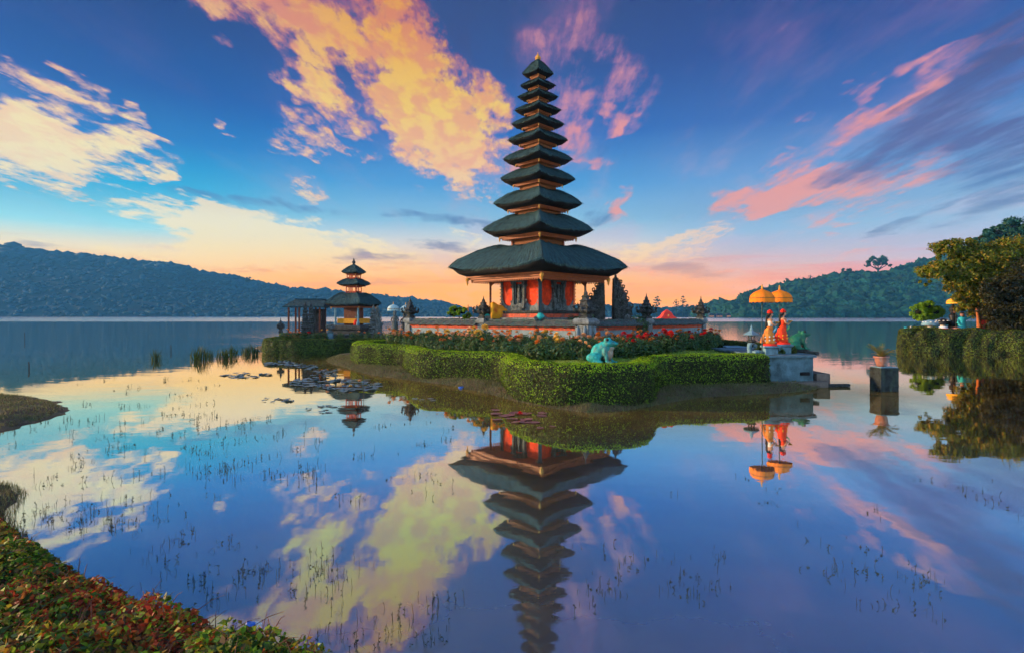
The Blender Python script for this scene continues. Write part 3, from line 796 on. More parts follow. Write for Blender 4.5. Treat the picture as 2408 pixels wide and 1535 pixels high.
# columns on pedestals
for k in range(4):
    th = -math.pi/2+k*math.pi/2; R = 2.62 if k else 2.50
    cx, cy = R*math.cos(th), R*math.sin(th)
    p = MB(); p.square([(.30,0.0),(.30,.5),(.24,.56),(.24,1.1),(.30,1.16),(.33,1.26),(.20,1.34)], (cx, cy, 0), th)
    o = p.build('column_pedestal', M_CSTONE, tower)
    t = MB(); t.ball((cx*1.06, cy*1.06, 1.28), (.22,.22,.20), 2, .35, 3, k); t.build('pedestal_figure', M_TEAL, o, smooth=True)
    c = MB(); w = .085 if k == 0 else .055
    c.square([(w*1.5,1.33),(w*1.5,1.42),(w,1.46),(w,3.05),(w*1.3,3.1),(w*1.7,3.22),(w*2.6,3.36)], (cx, cy, 0), th)
    c.build('column', M_POST if k == 0 else M_WOODR, tower)
    b = MB()
    for s in (-1, 1):
        b.cut(); a2 = th+math.pi+s*math.pi/4
        b.tube([(cx, cy, 2.95), (cx+.16*math.cos(a2), cy+.16*math.sin(a2), 3.10), (cx+.40*math.cos(a2), cy+.40*math.sin(a2), 3.26)], [.035,.05,.04], 6)
    b.each('bracket', M_GILT, tower)
q = 3.72/math.sqrt(2); m = MB()
for k in range(4):
    th = math.pi/4+k*math.pi/2; a = 2.60/math.sqrt(2)
    m.cut().box((a*math.sin(th), -a*math.cos(th), 3.42), (a*2.5, .11, .13), th)
m.each('ring_beam', M_GILT, tower)
MB().square([(2.75,3.50),(2.75,3.53)], rot=math.pi/4).build('ceiling', M_WOODR, tower)

# ------------------------------------------------------------------ compound wall
GZ = 1.15
K, LW, RW = (3.49, 26.4), (-6.4, 35.0), (11.8, 34.8)
def along(a, b, px):
    """point on the line a-b seen at pixel column px"""
    k = (px-1204)/FX; dx_, dy_ = b[0]-a[0], b[1]-a[1]
    t = (k*a[1]-a[0])/(dx_-k*dy_); return (a[0]+dx_*t, a[1]+dy_*t)
PM = along(K, LW, 1137); PR = along(K, RW, 1520)
def wall(a, b, label):
    ax, ay = a; bx, by = b; n = math.hypot(bx-ax, by-ay); rz = math.atan2(by-ay, bx-ax)
    t = thing('compound_wall', label, 'wall', ((ax+bx)/2, (ay+by)/2, GZ), rz, 'low walls round the tower')
    e = n-0.5
    MB().box((0,0,.26), (e,.42,.52)).build('footing', M_DSTONE, t)
    MB().box((0,0,.725), (e,.30,.41)).box((0,0,.54),(e,.46,.05)).build('plaster_panel', M_PLASTER, t)
    MB().box((0,0,.98), (e,.34,.10)).box((0,0,1.07),(e,.42,.079)).build('brick_band', M_BRICK, t)
    m = MB(); rings = []
    N_ = max(8, int(e/.22))
    for i in range(N_+1):
        x = -e/2+e*i/N_; j = .012*((i*7) % 5-2)
        rings.append([(x,-.42,1.115+j),(x,-.43,1.19+j),(x,-.20,1.33+j),(x,-.09,1.36+j),(x,-.09,1.45+j),(x,.09,1.45+j),(x,.09,1.36+j),(x,.20,1.33+j),(x,.43,1.19+j),(x,.42,1.115+j)])
    m.loft(rings)
    m.build('coping', M_TILE, t)
    return t
wall(LW, PM, 'low red and pale wall with dark tile coping left of the tower')
wall(PM, K, 'low red and pale wall with dark tile coping right in front of the tower')
wall(K, PR, 'low red wall with mossy coping below the split gate')
wall(PR, RW, 'low red wall with mossy coping at the far right behind orange flowers')
wall(LW, (LW[0]+5, LW[1]+7), 'rear low wall running back from the left corner post')
wall(RW, (RW[0]-5, RW[1]+5.5), 'rear low wall running back from the far right corner post')

def winged_pinnacle(parent, z, s=1.0, mat=None, tall=1.0):
    m = MB()
    m.square([(.22*s,z),(.24*s,z+.06),(.17*s,z+.12),(.17*s,z+.22),(.26*s,z+.28),(.34*s,z+.33),(.36*s,z+.40),(.27*s,z+.44),(.25*s,z+.54),(.29*s,z+.58),(.19*s,z+.64),(.18*s,z+.72*tall),(.21*s,z+.75*tall),(.12*s,z+.82*tall),(.12*s,z+.90*tall),(.14*s,z+.93*tall),(.06*s,z+1.02*tall),(.07*s,z+1.08*tall),(.02*s,z+1.2*tall),(.008*s,z+1.36*tall)])
    for k in range(4):
        th = k*math.pi/2+math.pi/4
        r0 = .46*s
        m.tube([(r0*.8*math.cos(th), r0*.8*math.sin(th), z+.32), (r0*1.12*math.cos(th), r0*1.12*math.sin(th), z+.40), (r0*1.22*math.cos(th), r0*1.22*math.sin(th), z+.54), (r0*1.05*math.cos(th), r0*1.05*math.sin(th), z+.64)], [.09*s,.10*s,.07*s,.02*s], 6)
        m.tube([(.3*s*math.cos(th), .3*s*math.sin(th), z+.58), (.38*s*math.cos(th), .38*s*math.sin(th), z+.66), (.34*s*math.cos(th), .34*s*math.sin(th), z+.76)], [.06*s,.05*s,.012], 6)
    for k in range(4):
        th = k*math.pi/2
        m.ball((.32*s*math.cos(th), .32*s*math.sin(th), z+.42), (.12*s,.12*s,.13*s), 1, .4, 3, k)
    return m.build('pinnacle', mat or M_DSTONE, parent)
def wall_post(p, rz, label, w=.24, s=1.0, tall=1.0, ovals=False, low=1.5):
    t = thing('wall_post', label, 'post', (p[0], p[1], GZ), rz, 'posts of the compound wall')
    MB().square([(w*1.35,0),(w*1.35,.5),(w*1.1,.56),(w,.6),(w,1.18),(w*1.3,1.26),(w*1.35,1.36),(w*1.05,low)]).build('shaft', M_STONE, t)
    winged_pinnacle(t, low, s, tall=tall)
    if ovals:
        m = MB()
        for q in range(4):
            a = q*math.pi/2
            for sg in (-1, 1):
                m.cut().ball((math.cos(a)*w*1.02-math.sin(a)*sg*w*.55, math.sin(a)*w*1.02+math.cos(a)*sg*w*.55, .88), (.09,.09,.30), 2)
        m.each('oval_panel', M_PLASTER, t, smooth=True)
        m = MB()
        for sg in (0, 1, 2, 3):
            m.cut().ball((math.cos(sg*1.57+.78)*.36, math.sin(sg*1.57+.78)*.36, low-.10), (.09,.09,.12), 2, .3, 3)
        m.each('corner_bud', M_BPLASTER, t, smooth=True)
    return t
wd = math.atan2(K[1]-LW[1], K[0]-LW[0])
wall_post(LW, wd, 'stone wall post with winged pinnacle at the left end of the tower wall', s=.95)
wall_post(PM, wd, 'stone wall post with winged pinnacle midway along the left wall below a roof column', s=1.0, tall=.9)
wall_post(K, wd, 'broad red corner post with pale ovals at the front of the wall', w=.36, s=1.05, tall=1.1, ovals=True, low=1.52)
wall_post(PR, wd+math.pi/2, 'stone wall post with winged pinnacle right of the split gate', s=1.0)
wall_post(RW, wd+math.pi/2, 'stone wall post with winged pinnacle at the far right end of the wall', s=1.0)

# ------------------------------------------------------------------ split gate halves
def gate_half(loc, rz, side, h, label, group, mat=None, wid=1.12, dep=.9, base='dark'):
    """stepped half tower: straight cut at x = 0, steps and scrolls towards side*x"""
    t = thing('split_gate_half', label, 'gate', loc, rz, group)
    m = MB(); z = 0.0; n = 9; rr = random.Random(int(h*100)+side)
    hs = [.16,.15,.13,.12,.11,.10,.09,.08,.06]; ws = [1.0,.88,.80,.84,.66,.60,.46,.34,.22]
    for i in range(n):
        hh = hs[i]*h; w = ws[i]*wid; d = dep*(ws[i]*.75+.25)
        m.box((side*w/2, 0, z+hh*.40), (w, d, hh*.80)); 
        m.box((side*(w*1.07)/2, 0, z+hh*.90), (w*1.07, d*1.10, hh*.195))
        for q in range(2):
            m.ball((side*w*rr.uniform(.3,.85), -d*.52, z+hh*rr.uniform(.3,.7)), (w*.16, d*.10, hh*.34), 2, .6, 4, i+q)
        m.ball((side*.03, 0, z+hh*.85), (.05, d*.55, hh*.13), 1)
        z += hh
    m.lathe([(.10,0),(.12,.05),(.06,.09),(.08,.14),(.02,.26)], 8, (side*.13,0,z-.01))
    b = m.build('stepped_body', mat or M_CSTONE, t)
    c = MB(); z = 0
    for i in range(n-1):
        z += hs[i]*h
        w = ws[i]*wid
        if i in (0,1,3,4,5,6,7):
            r0 = .10+.07*(1-i/9)
            c.cut().curl((side*(w*1.02), 0, z+.05), r0, .045, -math.pi/2 if side > 0 else -math.pi/2, 0 if side > 0 else math.pi, 1.1)
            c.cut().curl((side*(w*.7), -.3*dep, z+.05), r0*.8, .035, -math.pi/2, 0 if side > 0 else math.pi, 1.1)
    c.each('scroll', mat or M_CSTONE, t)
    return t
gx = lambda px, Y: (px-1204)/FX*Y
gate_half((gx(1420,31), 31, 1.35), 0.0, -1, 3.30, 'dark carved split gate half nearest the tower, scrolls on its left', 'split gate halves', M_DSTONE, wid=1.16, dep=1.1)
gate_half((gx(1442,31), 31, 1.35), 0.0, 1, 3.50, 'dark carved split gate half with scrolls on its right side', 'split gate halves', M_DSTONE, wid=1.14, dep=1.1)
for s, px in ((-1,1417),(1,1445)):
    t = thing('guardian_statue', 'small crouching stone guardian at the foot of the %s gate half' % ('nearer' if s < 0 else 'further right'), 'statue', (gx(px+s*30,29.6), 29.6, GZ+.05), 0, 'guardians below the split gate')
    m = MB(); m.box((0,0,.5),(.5,.5,1.0)); m.build('pedestal', M_STONE, t)
    m = MB(); m.ball((0,0,1.22),(.24,.2,.26),2,.3,3); m.ball((0,-.05,1.52),(.15,.15,.16),2,.3,4); m.tube([(-.2,-.05,1.3),(-.3,-.18,1.15),(-.18,-.22,1.05)],[.07,.06,.05],6); m.tube([(.2,-.05,1.3),(.3,-.18,1.15),(.18,-.22,1.05)],[.07,.06,.05],6)
    m.build('figure', M_CSTONE, t, smooth=True)

# patterned cloth on a stone at the left of the tower
t = thing('draped_cloth', 'orange patterned cloth sloping over a stone left of the tower body', 'cloth', (gx(1186,30.7), 30.7, GZ), 0.1, None, 1.12)
m = MB(); rings = []
for i in range(13):
    s = i/12; x = -.68+1.5*s; z = 1.50+.72*(1-s)**1.05*(1 if s > .12 else .8+s*1.6) ; 
    rings.append([(x,-.30,1.32-.0*s),(x,-.24,z-.05),(x,0,z+.04*math.sin(i*1.7)),(x,.24,z-.05),(x,.30,1.32)])
m.loft(rings); m.build('cloth', M_SPOT, t, smooth=True)
MB().square([(.36,0),(.36,1.0),(.42,1.1),(.40,1.31)]).build('stone_block', M_STONE, t)

# ------------------------------------------------------------------ small three-tiered shrine and its court
SX, SY, SB = gx(832,51), 51.0, 0.70
M_OCHRE = material('ochre_cloth', L(0.70,0.30,0.015), 0.8, 0.15, 6, 0.3)
shrine = thing('tiered_shrine', 'small three-tiered thatched shrine on the left island', 'shrine', (SX, SY, SB), 0.5)
for i, (r, z, hs, u, fr, nr) in enumerate([(2.55,3.92,.98,.30,.80,.26),(1.55,5.72,.46,.20,.68,.42),(1.12,6.78,.68,.18,.62,.5)]):
    z -= SB
    thatch_roof(shrine, r, z, hs, u, fr, nr, .10*r if i else .16, seed=50+i, peak=i == 2)
    fascia(shrine, r*fr, z-u+.004, .14 if i == 0 else .09, dent=False)
m = MB()
for (hd, z0, z1) in ((.68,4.85,5.46),(.60,6.10,6.56)):
    for k in range(8):
        th = k*math.pi/4; rr = hd if k % 2 == 0 else hd*.72
        m.box((rr*math.cos(th), rr*math.sin(th), (z0+z1)/2-SB), (.07,.07,z1-z0), th)
    m.square([(hd*.74,z0-SB-.2),(hd*.74,z0-SB+.16)], rot=math.pi/4); m.square([(hd*.66,z1-SB-.1),(hd*.74,z1-SB)], rot=math.pi/4)
m.build('gallery', M_BRICK, shrine)
MB().lathe([(.10,0),(.16,.06),(.09,.12),(.14,.20),(.17,.28),(.11,.38),(.05,.44),(.08,.5),(.02,.64)], 10, (0,0,7.40-SB)).build('finial', M_DSTONE, shrine, smooth=True)
for k in range(4):
    th = k*math.pi/2; cx, cy = 1.62*math.cos(th), 1.62*math.sin(th)
    MB().square([(.12,1.25),(.12,1.5),(.07,1.55),(.07,2.8),(.13,2.95)], (cx, cy, 0), th).build('column', M_BPLASTER, shrine)
    a = 1.52/math.sqrt(2); th = math.pi/4+k*math.pi/2
    MB().box((a*math.sin(th), -a*math.cos(th), 1.62), (a*1.75, .05, .44), th).build('cloth_skirt', M_OCHRE, shrine)
MB().square([(.62,1.25),(.62,2.9)], rot=math.pi/4).build('inner_cell', M_WOODR, shrine)
MB().square([(1.65,0),(1.65,.25),(1.5,.3),(1.5,.8),(1.6,.86),(1.66,1.1),(1.5,1.25)], rot=math.pi/4).build('stone_base', M_DSTONE, shrine)
t = thing('shrine_figure', 'small red-clothed figure seated in the three-tiered shrine', 'statue', (SX+.55, SY-1.15, SB+1.25), 0)
MB().lathe([(.26,0),(.24,.3),(.16,.5),(.10,.58)], 10).build('red_robe', M_RCLOTH, t, smooth=True)
MB().ball((0,0,.68),(.12,.12,.14),2).build('head', M_CSTONE, t, smooth=True)

# open pavilion with a long dark roof
px_ = gx(723,53)
pav = thing('open_pavilion', 'open pavilion with dark blue hipped roof left of the small shrine', 'pavilion', (px_, 53, .7), 0.10)
m = MB(); 
m.loft([[(-1.9,-1.5,2.85),(1.9,-1.5,2.85),(1.9,1.5,2.85),(-1.9,1.5,2.85)], [(-1.85,-1.45,2.97),(1.85,-1.45,2.97),(1.85,1.45,2.97),(-1.85,1.45,2.97)], [(-1.1,-.05,3.62),(1.7,-.05,3.62),(1.7,.05,3.62),(-1.1,.05,3.62)]])
m.box((.3,0,3.64),(2.9,.16,.10)); m.build('roof', M_THATCH, pav)
for x in (-1.4,-.45,.5,1.4):
    for y in (-1.15,1.15): MB().square([(.07,.5),(.07,2.85)], (x,y,0)).build('post', M_WOODR, pav)
MB().box((0,0,.25),(3.3,2.7,.5)).build('floor_base', M_BRICK, pav)
MB().box((.9,.3,1.6),(1.1,1.6,2.2)).build('back_room', M_DSTONE, pav)

def spire(loc, h, w, label, mat=None, name='stone_spire', group=None, rz=0.2):
    t = thing(name, label, 'stone pillar', loc, rz, group)
    m = MB(); rr = random.Random(int(h*91)); prof = []
    z = 0; n = 9
    for i in range(n):
        a = w*(1-.80*(i/n)**1.15); hh = h*(.16-.012*i)
        prof += [(a*.86, z+.02), (a*.82, z+hh*.6), (a*1.08, z+hh*.72), (a*1.10, z+hh*.9)]
        z += hh
    m.square(prof); zt = z
    for i in range(6):
        zz = zt*(.22+.12*i); a = w*(1-.7*(zz/zt))
        for k in range(4):
            th = k*math.pi/2+math.pi/4
            m.tube([(a*1.2*math.cos(th), a*1.2*math.sin(th), zz), (a*1.7*math.cos(th), a*1.7*math.sin(th), zz+.06), (a*1.6*math.cos(th), a*1.6*math.sin(th), zz+.18)], [.05,.045,.01], 5)
    m.build('stepped_shaft', mat or M_DSTONE, t)
    m = MB(); m.lathe([(w*.22,0),(w*.28,.06),(w*.12,.12),(.01,.32)], 8, (0,0,zt-.02)); m.build('tip', mat or M_DSTONE, t)
    return t
def at(px, Y, z): return (gx(px, Y), Y, z)
spire(at(718,47.5,.5), 3.15, .34, 'tall stepped stone spire in front of the pavilion, left one of the pair', group='gate spires by the pavilion')
spire(at(732,47.5,.5), 3.15, .34, 'tall stepped stone spire in front of the pavilion, right one of the pair', group='gate spires by the pavilion')
spire(at(878,46.5,.5), 2.95, .38, 'tall carved stone spire just right of the small shrine', M_CSTONE)
gate_half(at(884,46,.5), 0.0, 1, 2.9, 'narrow blue grey gate half with scrolls right of the small shrine', None, M_CSTONE, wid=.55, dep=.5)
t = thing('stone_lantern', 'dark stone lantern post at the left tip of the small island', 'lantern', at(660,47,.55), 0.3)
MB().square([(.22,0),(.22,.2),(.13,.25),(.12,.8),(.2,.9)]).build('post', M_DSTONE, t)
winged_pinnacle(t, .88, .66, tall=.9)
for px, s, lab in ((777,.75,'squat stone urn lantern on the wall corner beside the shrine steps'),):
    t = thing('stone_lantern', lab, 'lantern', at(px,46.6,.5), 0.1)
    MB().square([(.25,0),(.25,.3),(.2,.35),(.2,.8),(.28,.9)]).build('post', M_BPLASTER, t)
    winged_pinnacle(t, .9, s, M_CSTONE, .7)
t = thing('court_wall', 'low red brick court wall below the pavilion on the small island', 'wall', at(715,48.2,.5), 0)
MB().box((0,0,.35),(3.6,.3,.7)).build('brick_panel', M_BRICK, t); MB().box((0,0,.76),(3.7,.44,.12)).build('coping', M_TILE, t)
t = thing('court_wall', 'dark low stone wall below the three-tiered shrine', 'wall', at(835,47.8,.5), 0)
MB().box((0,0,.3),(4.1,.3,.6)).build('stone_panel', M_DSTONE, t); MB().box((0,0,.66),(4.2,.44,.12)).build('coping', M_TILE, t)

# pale parasols over guardian statues
M_PALE = material('pale_blue_cloth', L(0.38,0.55,0.56), 0.8, 0.15, 5, 0.2)
M_ORANGE = material('orange_cloth', L(0.85,0.21,0.008), 0.75, 0.12, 5, 0.2)
M_FRINGE = material('brown_fringe', L(0.30,0.12,0.03), 0.8, 0.4, 20, 0.5)
M_POLE = material('dark_pole', L(0.02,0.06,0.075), 0.5, 0.3, 5, 0)
M_YPOLE = material('parasol_yellow', L(0.80,0.42,0.03), 0.75, 0.1, 5, 0.2)
def parasol(loc, h, r, cloth, label, fringe=None, rz=0.0, group=None, dome=.34):
    t = thing('parasol', label, 'parasol', loc, rz, group)
    MB().tube([(0,0,0),(0,0,h-.02)], .022, 8).build('pole', M_POLE, t)
    m = MB(); seg = 32; rings = []
    for k, (rho, z) in enumerate([(.03,dome*1.0),(.10,dome*.86),(.30,dome*.74),(.55,dome*.60),(.78,dome*.40),(.93,dome*.15),(1.0,-dome*.12)]):
        rings.append([(rho*r*(1-.03*(j % 4 == 0)*rho)*math.cos(6.2832*j/seg), rho*r*(1-.03*(j % 4 == 0)*rho)*math.sin(6.2832*j/seg), h-dome+z) for j in range(seg)])
    val = [(1.0*r*math.cos(6.2832*j/seg), 1.0*r*math.sin(6.2832*j/seg), h-dome*1.55-(.03 if j % 2 else 0)) for j in range(seg)]
    inner = [(.97*r*math.cos(6.2832*j/seg), .97*r*math.sin(6.2832*j/seg), h-dome*1.52-(.03 if j % 2 else 0)) for j in range(seg)]
    ins = [[(p[0]*.97, p[1]*.97, p[2]-.012) for p in q] for q in rings[::-1]]
    m.loft(rings+[val, inner]+ins)
    c = m.build('canopy', cloth, t, smooth=False)
    f = MB()
    f.loft([[(1.012*r*math.cos(6.2832*j/seg), 1.012*r*math.sin(6.2832*j/seg), h-dome*1.12+dz_) for j in range(seg)] for dz_ in (-.012-(.0), .018)], False, False)
    f.build('fringe', fringe or M_FRINGE, c)
    r_ = MB()
    for j in range(8): r_.cut().tube([(0,0,h-.18-dome*.3),(r*.9*math.cos(j*.785), r*.9*math.sin(j*.785), h-dome*.95)], .008, 4)
    r_.each('rib', M_WOODR, t)
    MB().lathe([(.035,-.02),(.05,.02),(.025,.06),(.035,.09),(.006,.16)], 8, (0,0,h)).build('finial', M_GOLD, t)
    return t
def guardian(loc, h, label, mat, rz=0.0, group=None):
    t = thing('guardian_statue', label, 'statue', loc, rz, group)
    MB().square([(.30,0),(.30,.12),(.24,.16),(.24,h*.38),(.30,h*.42)]).build('pedestal', M_STONE, t)
    b = h*.42; s = h*.58
    m = MB(); m.lathe([(.20,0),(.24,s*.12),(.22,s*.35),(.15,s*.48),(.20,s*.62),(.19,s*.72),(.08,s*.78)], 12, (0,0,b), 1, .8)
    m.ball((0,-.02,b+s*.86),(.11,.12,s*.10),2); m.lathe([(.14,0),(.12,.06),(.03,.2)], 8, (0,0,b+s*.93))
    for sg in (-1,1): m.tube([(sg*.19,0,b+s*.68),(sg*.30,-.06,b+s*.5),(sg*.16,-.22,b+s*.46)],[.065,.055,.05],7)
    m.build('figure', mat, t, smooth=True)
    return t
parasol(at(925,43,.75), 3.05-.1, .46, M_PALE, 'pale blue parasol over a stone guardian, left one of the pair', group='pale parasols beside the small island')
parasol(at(954,43,.75), 3.0-.1, .46, M_PALE, 'pale blue parasol over a dark stone guardian, right one of the pair', group='pale parasols beside the small island')
guardian(at(929,42.4,.75), 2.35, 'grey blue stone guardian statue under the left pale parasol', M_CSTONE)
guardian(at(951,42.2,.75), 2.2, 'dark stone guardian statue under the right pale parasol', M_DSTONE)
spire(at(966,40,.8), 2.6, .42, 'broad dark stone pinnacle right beside the pale parasols')

# ------------------------------------------------------------------ right terrace with statues
TC = material('weathered_terrace', L(0.09,0.17,0.21), 0.85, 0.45, 2.5, 0.9, 14, stain=L(0.035,0.06,0.065), dist=0.03)
M_TSTEP = material('terrace_footing', L(0.16,0.13,0.11), 0.9, 0.4, 3, 0.7, 14, dist=0.04)
terr = thing('terrace', 'weathered blue grey concrete terrace at the right end of the hedge', 'terrace', (0, 0, 0))
def flat_prism(m, pts, z0, z1):
    n = len(pts); m.add([(x,y,z0) for x,y in pts]+[(x,y,z1) for x,y in pts], [tuple(range(n-1,-1,-1)), tuple(range(n,2*n))]+[(i,(i+1)%n,n+(i+1)%n,n+i) for i in range(n)])
base = [(9.95,21.75),(11.2,21.7),(12.15,21.9),(12.35,22.5),(12.4,24.5),(12.1,27.5),(9.9,27.5)]
m = MB(); flat_prism(m, [(9.98,21.95),(11.2,21.9),(11.95,22.1),(12.15,22.6),(12.2,24.4),(11.9,27.4),(9.95,27.4)], .2, 1.16); m.build('wall', TC, terr)
m = MB(); flat_prism(m, [(9.9,21.85),(11.2,21.8),(12.05,22.02),(12.27,22.6),(12.3,24.5),(12.0,27.5),(9.85,27.5)], 1.162, 1.23); m.build('cap', TC, terr)
m = MB(); flat_prism(m, [(9.7,21.7),(11.3,21.55),(12.35,21.75),(12.6,22.4),(12.7,25),(9.8,27.6)], -.3, .22); flat_prism(m, [(12.1,22.1),(12.62,22.1),(12.66,23.4),(12.1,23.4)], -.3, .50); m.build('footing', M_TSTEP, terr)
m = MB(); m.box((11.52,21.93,.52),(.36,.10,.12)); m.build('drain_opening', M_UNDER, terr)
t = thing('mooring_plank', 'dark plank lying at the water edge off the terrace corner', 'plank', (12.85,22.0,.06), .1)
m = MB().box((0,0,0),(.95,.2,.10)).build('plank', M_DSTONE, t)
m = MB()
t = thing('stone_path', 'pale blue paved path behind the front hedge near the lantern', 'path', (0,0,0))
m = MB(); flat_prism(m, [xy(1722,822,1.22), xy(1815,824,1.22), xy(1800,812,1.22), xy(1700,812,1.22)], 1.10, 1.22); m.build('paving', M_BPLASTER, t)

M_SKIN = material('painted_skin', L(0.50,0.26,0.16), 0.6, 0.15, 6, 0.1)
M_HAIR = material('dark_hair', L(0.02,0.016,0.014), 0.6, 0.3, 6, 0.2)
M_ORNG = material('orange_dress', L(0.70,0.12,0.02), 0.7, 0.3, 9, 0.3, col2=L(0.75,0.32,0.05))
M_REDD = material('scarlet_dress', L(0.80,0.05,0.008), 0.7, 0.15, 5, 0.3)
M_GREEND = material('green_sash', L(0.06,0.28,0.12), 0.7, 0.3, 8, 0.2)
M_BLUED = material('blue_sash', L(0.14,0.38,0.62), 0.7, 0.3, 8, 0.2)
M_WHITE = material('white_paint', L(0.72,0.72,0.70), 0.6, 0.1, 6, 0.1)
def woman(loc, rz, label, dress, sash, ped_h, s=1.0):
    t = thing('dancer_statue', label, 'statue', loc, rz, 'painted dancer statues under the orange parasols')
    p = MB(); p.square([(.30,0),(.30,.06),(.24,.10),(.24,ped_h-.12),(.31,ped_h-.06),(.31,ped_h)]); p.build('pedestal', M_BPLASTER, t)
    z = ped_h; q = MB(); q.lathe([(.27,0),(.27,.05),(.24,.08)], 14, (0,0,z)); q.build('base_plate', M_RCLOTH, t)
    z += .08
    # dress: leaning hips, train behind; faces +x
    d = MB(); rings = []
    for (zz, cx, rx, ry) in [(0,-.02,.20,.17),(.06,-.02,.21,.18),(.2,-.03,.19,.17),(.40,-.05,.18,.165),(.55,-.05,.165,.155),(.66,-.02,.125,.12),(.72,0,.105,.10)]:
        rings.append([(cx*s+rx*s*(1+.06*math.cos(7*a))*math.cos(a), ry*s*(1+.06*math.sin(5*a))*math.sin(a), z+zz*s) for a in [6.2832*j/20 for j in range(20)]])
    d.loft(rings); d.tube([(-.12*s,0,z+.5*s),(-.26*s,0,z+.25*s),(-.30*s,0,z+.02*s)], [.07*s,.09*s,.10*s], 10)
    d.build('dress', dress, t, smooth=True)
    b = MB(); b.lathe([(.105,.70),(.10,.76),(.13,.88),(.15,.96),(.13,1.0),(.05,1.03),(.048,1.09)], 14, (0,0,z), .85, 1.0)
    b.ball((.02,0,z+1.17),(.085,.075,.10),2); b.ball((.105,0,z+1.165),(.02,.015,.02),1)
    for sg in (-1,1): b.tube([(0,sg*.14,z+.96),(.02,sg*.21,z+.82),(.14,sg*.16,z+.74),(.24,sg*.05,z+.80)], [.045,.04,.034,.03], 8)
    for sg in (-1,1):
        for f in range(4): b.tube([(.24,sg*.05+f*.012,z+.80),(.29,sg*.03+f*.012,z+.84+f*.01)], .008, 5)
    o = b.build('body', M_SKIN, t, smooth=True)
    v = MB(); v.lathe([(.112,.72),(.108,.78),(.138,.88),(.142,.93)], 14, (0,0,z), .87, 1.0); v.build('bodice', M_WHITE if sash is M_BLUED else dress, t, smooth=True)
    h = MB(); h.ball((-.03,0,z+1.19),(.09,.088,.10),2); h.tube([(-.09,0,z+1.16),(-.13,0,z+1.0),(-.15,0,z+.78),(-.17,0,z+.60)], [.05,.05,.045,.015], 8); h.build('hair', M_HAIR, t, smooth=True)
    c = MB(); c.lathe([(.09,0),(.11,.03),(.09,.06),(.10,.10),(.05,.14),(.01,.17)], 14, (-.01,0,z+1.23))
    for j in range(9): c.ball((.0+.10*math.cos(j*.7), .10*math.sin(j*.7), z+1.27), (.025,.025,.03), 1)
    c.build('headdress', M_RCLOTH, t)
    w = MB(); rings = []
    for k in range(9):
        a = k/8; rings.append([(.10*math.cos(a*3)+.08-.1*a+e*.02, -.16*math.cos(a*2)*s, z+.62-.4*a+dz_) for e, dz_ in ((0,0),(1,0),(1,.08),(0,.08))])
    w.loft(rings); w.build('sash', sash, t)
    f = MB()
    for j in range(14):
        a = j*.9; f.cut().ball((-.03+.20*math.cos(a), .18*math.sin(a), z+.05+.02*j), (.035,.035,.035), 1)
    f.each('flower', M_YPOLE if sash is M_GREEND else M_WHITE, t)
    bowl = MB(); bowl.lathe([(.03,0),(.09,.05),(.10,.07),(.08,.065),(.0,.03)], 12, (.27,0,z+.83)); bowl.build('bowl', M_GOLD, t, smooth=True)
    return t
woman((gx(1811,22.9), 22.9, .95), -.15, 'painted dancer statue in orange dress with blue sash, left of the two', M_ORNG, M_BLUED, .62)
woman((gx(1842,23.3), 23.3, .95), -.15, 'painted dancer statue in plain scarlet dress, right of the two', M_REDD, M_GREEND, .66)
parasol((gx(1792,22.4), 22.4, .95), 2.95, .47, M_ORANGE, 'orange parasol in front of the lake hill, left one', dome=.36, group='orange parasols over the dancer statues')
parasol((gx(1833,23.6), 23.6, .95), 2.98, .50, M_ORANGE, 'orange parasol over the scarlet dancer statue, right one', dome=.36, group='orange parasols over the dancer statues')
# curved-leg stone lantern
t = thing('garden_lantern', 'pale blue stone garden lantern with bent leg beside the left dancer', 'lantern', (gx(1764,23.5), 23.5, 1.0), .2)
m = MB(); rings = []
for zz, x, r in [(0,.06,.20),(.10,.06,.19),(.14,.04,.13),(.30,.0,.11),(.45,-.04,.10),(.58,-.02,.10),(.66,.06,.14)]:
    rings.append([(x+r*math.cos(6.2832*j/14), r*math.sin(6.2832*j/14), zz) for j in range(14)])
m.loft(rings); m.build('leg', M_BPLASTER, t, smooth=True)
MB().ball((.24,0,.52),(.09,.09,.10),2).build('scroll_foot', M_BPLASTER, t, smooth=True)
m = MB(); m.lathe([(.14,.66),(.22,.72),(.22,.76),(.12,.79)], 6, (.06,0,0)); 
for j in range(6): m.box((.06+.12*math.cos(j*1.047), .12*math.sin(j*1.047), .88), (.03,.03,.2), j*1.047)
m.build('light_box', M_DSTONE, t)
MB().lathe([(.34,.98),(.36,1.0),(.24,1.08),(.12,1.14),(.06,1.18),(.08,1.22),(.05,1.28),(.01,1.42)], 6, (.06,0,0)).build('cap', M_BPLASTER, t)
t = thing('stone_bollard', 'short grey stone bollard between the lantern and the parasol pole', 'bollard', (gx(1782,23), 23, 1.0))
MB().square([(.13,0),(.13,.25),(.17,.28),(.17,.34),(.06,.38)]).build('stone', M_BPLASTER, t)

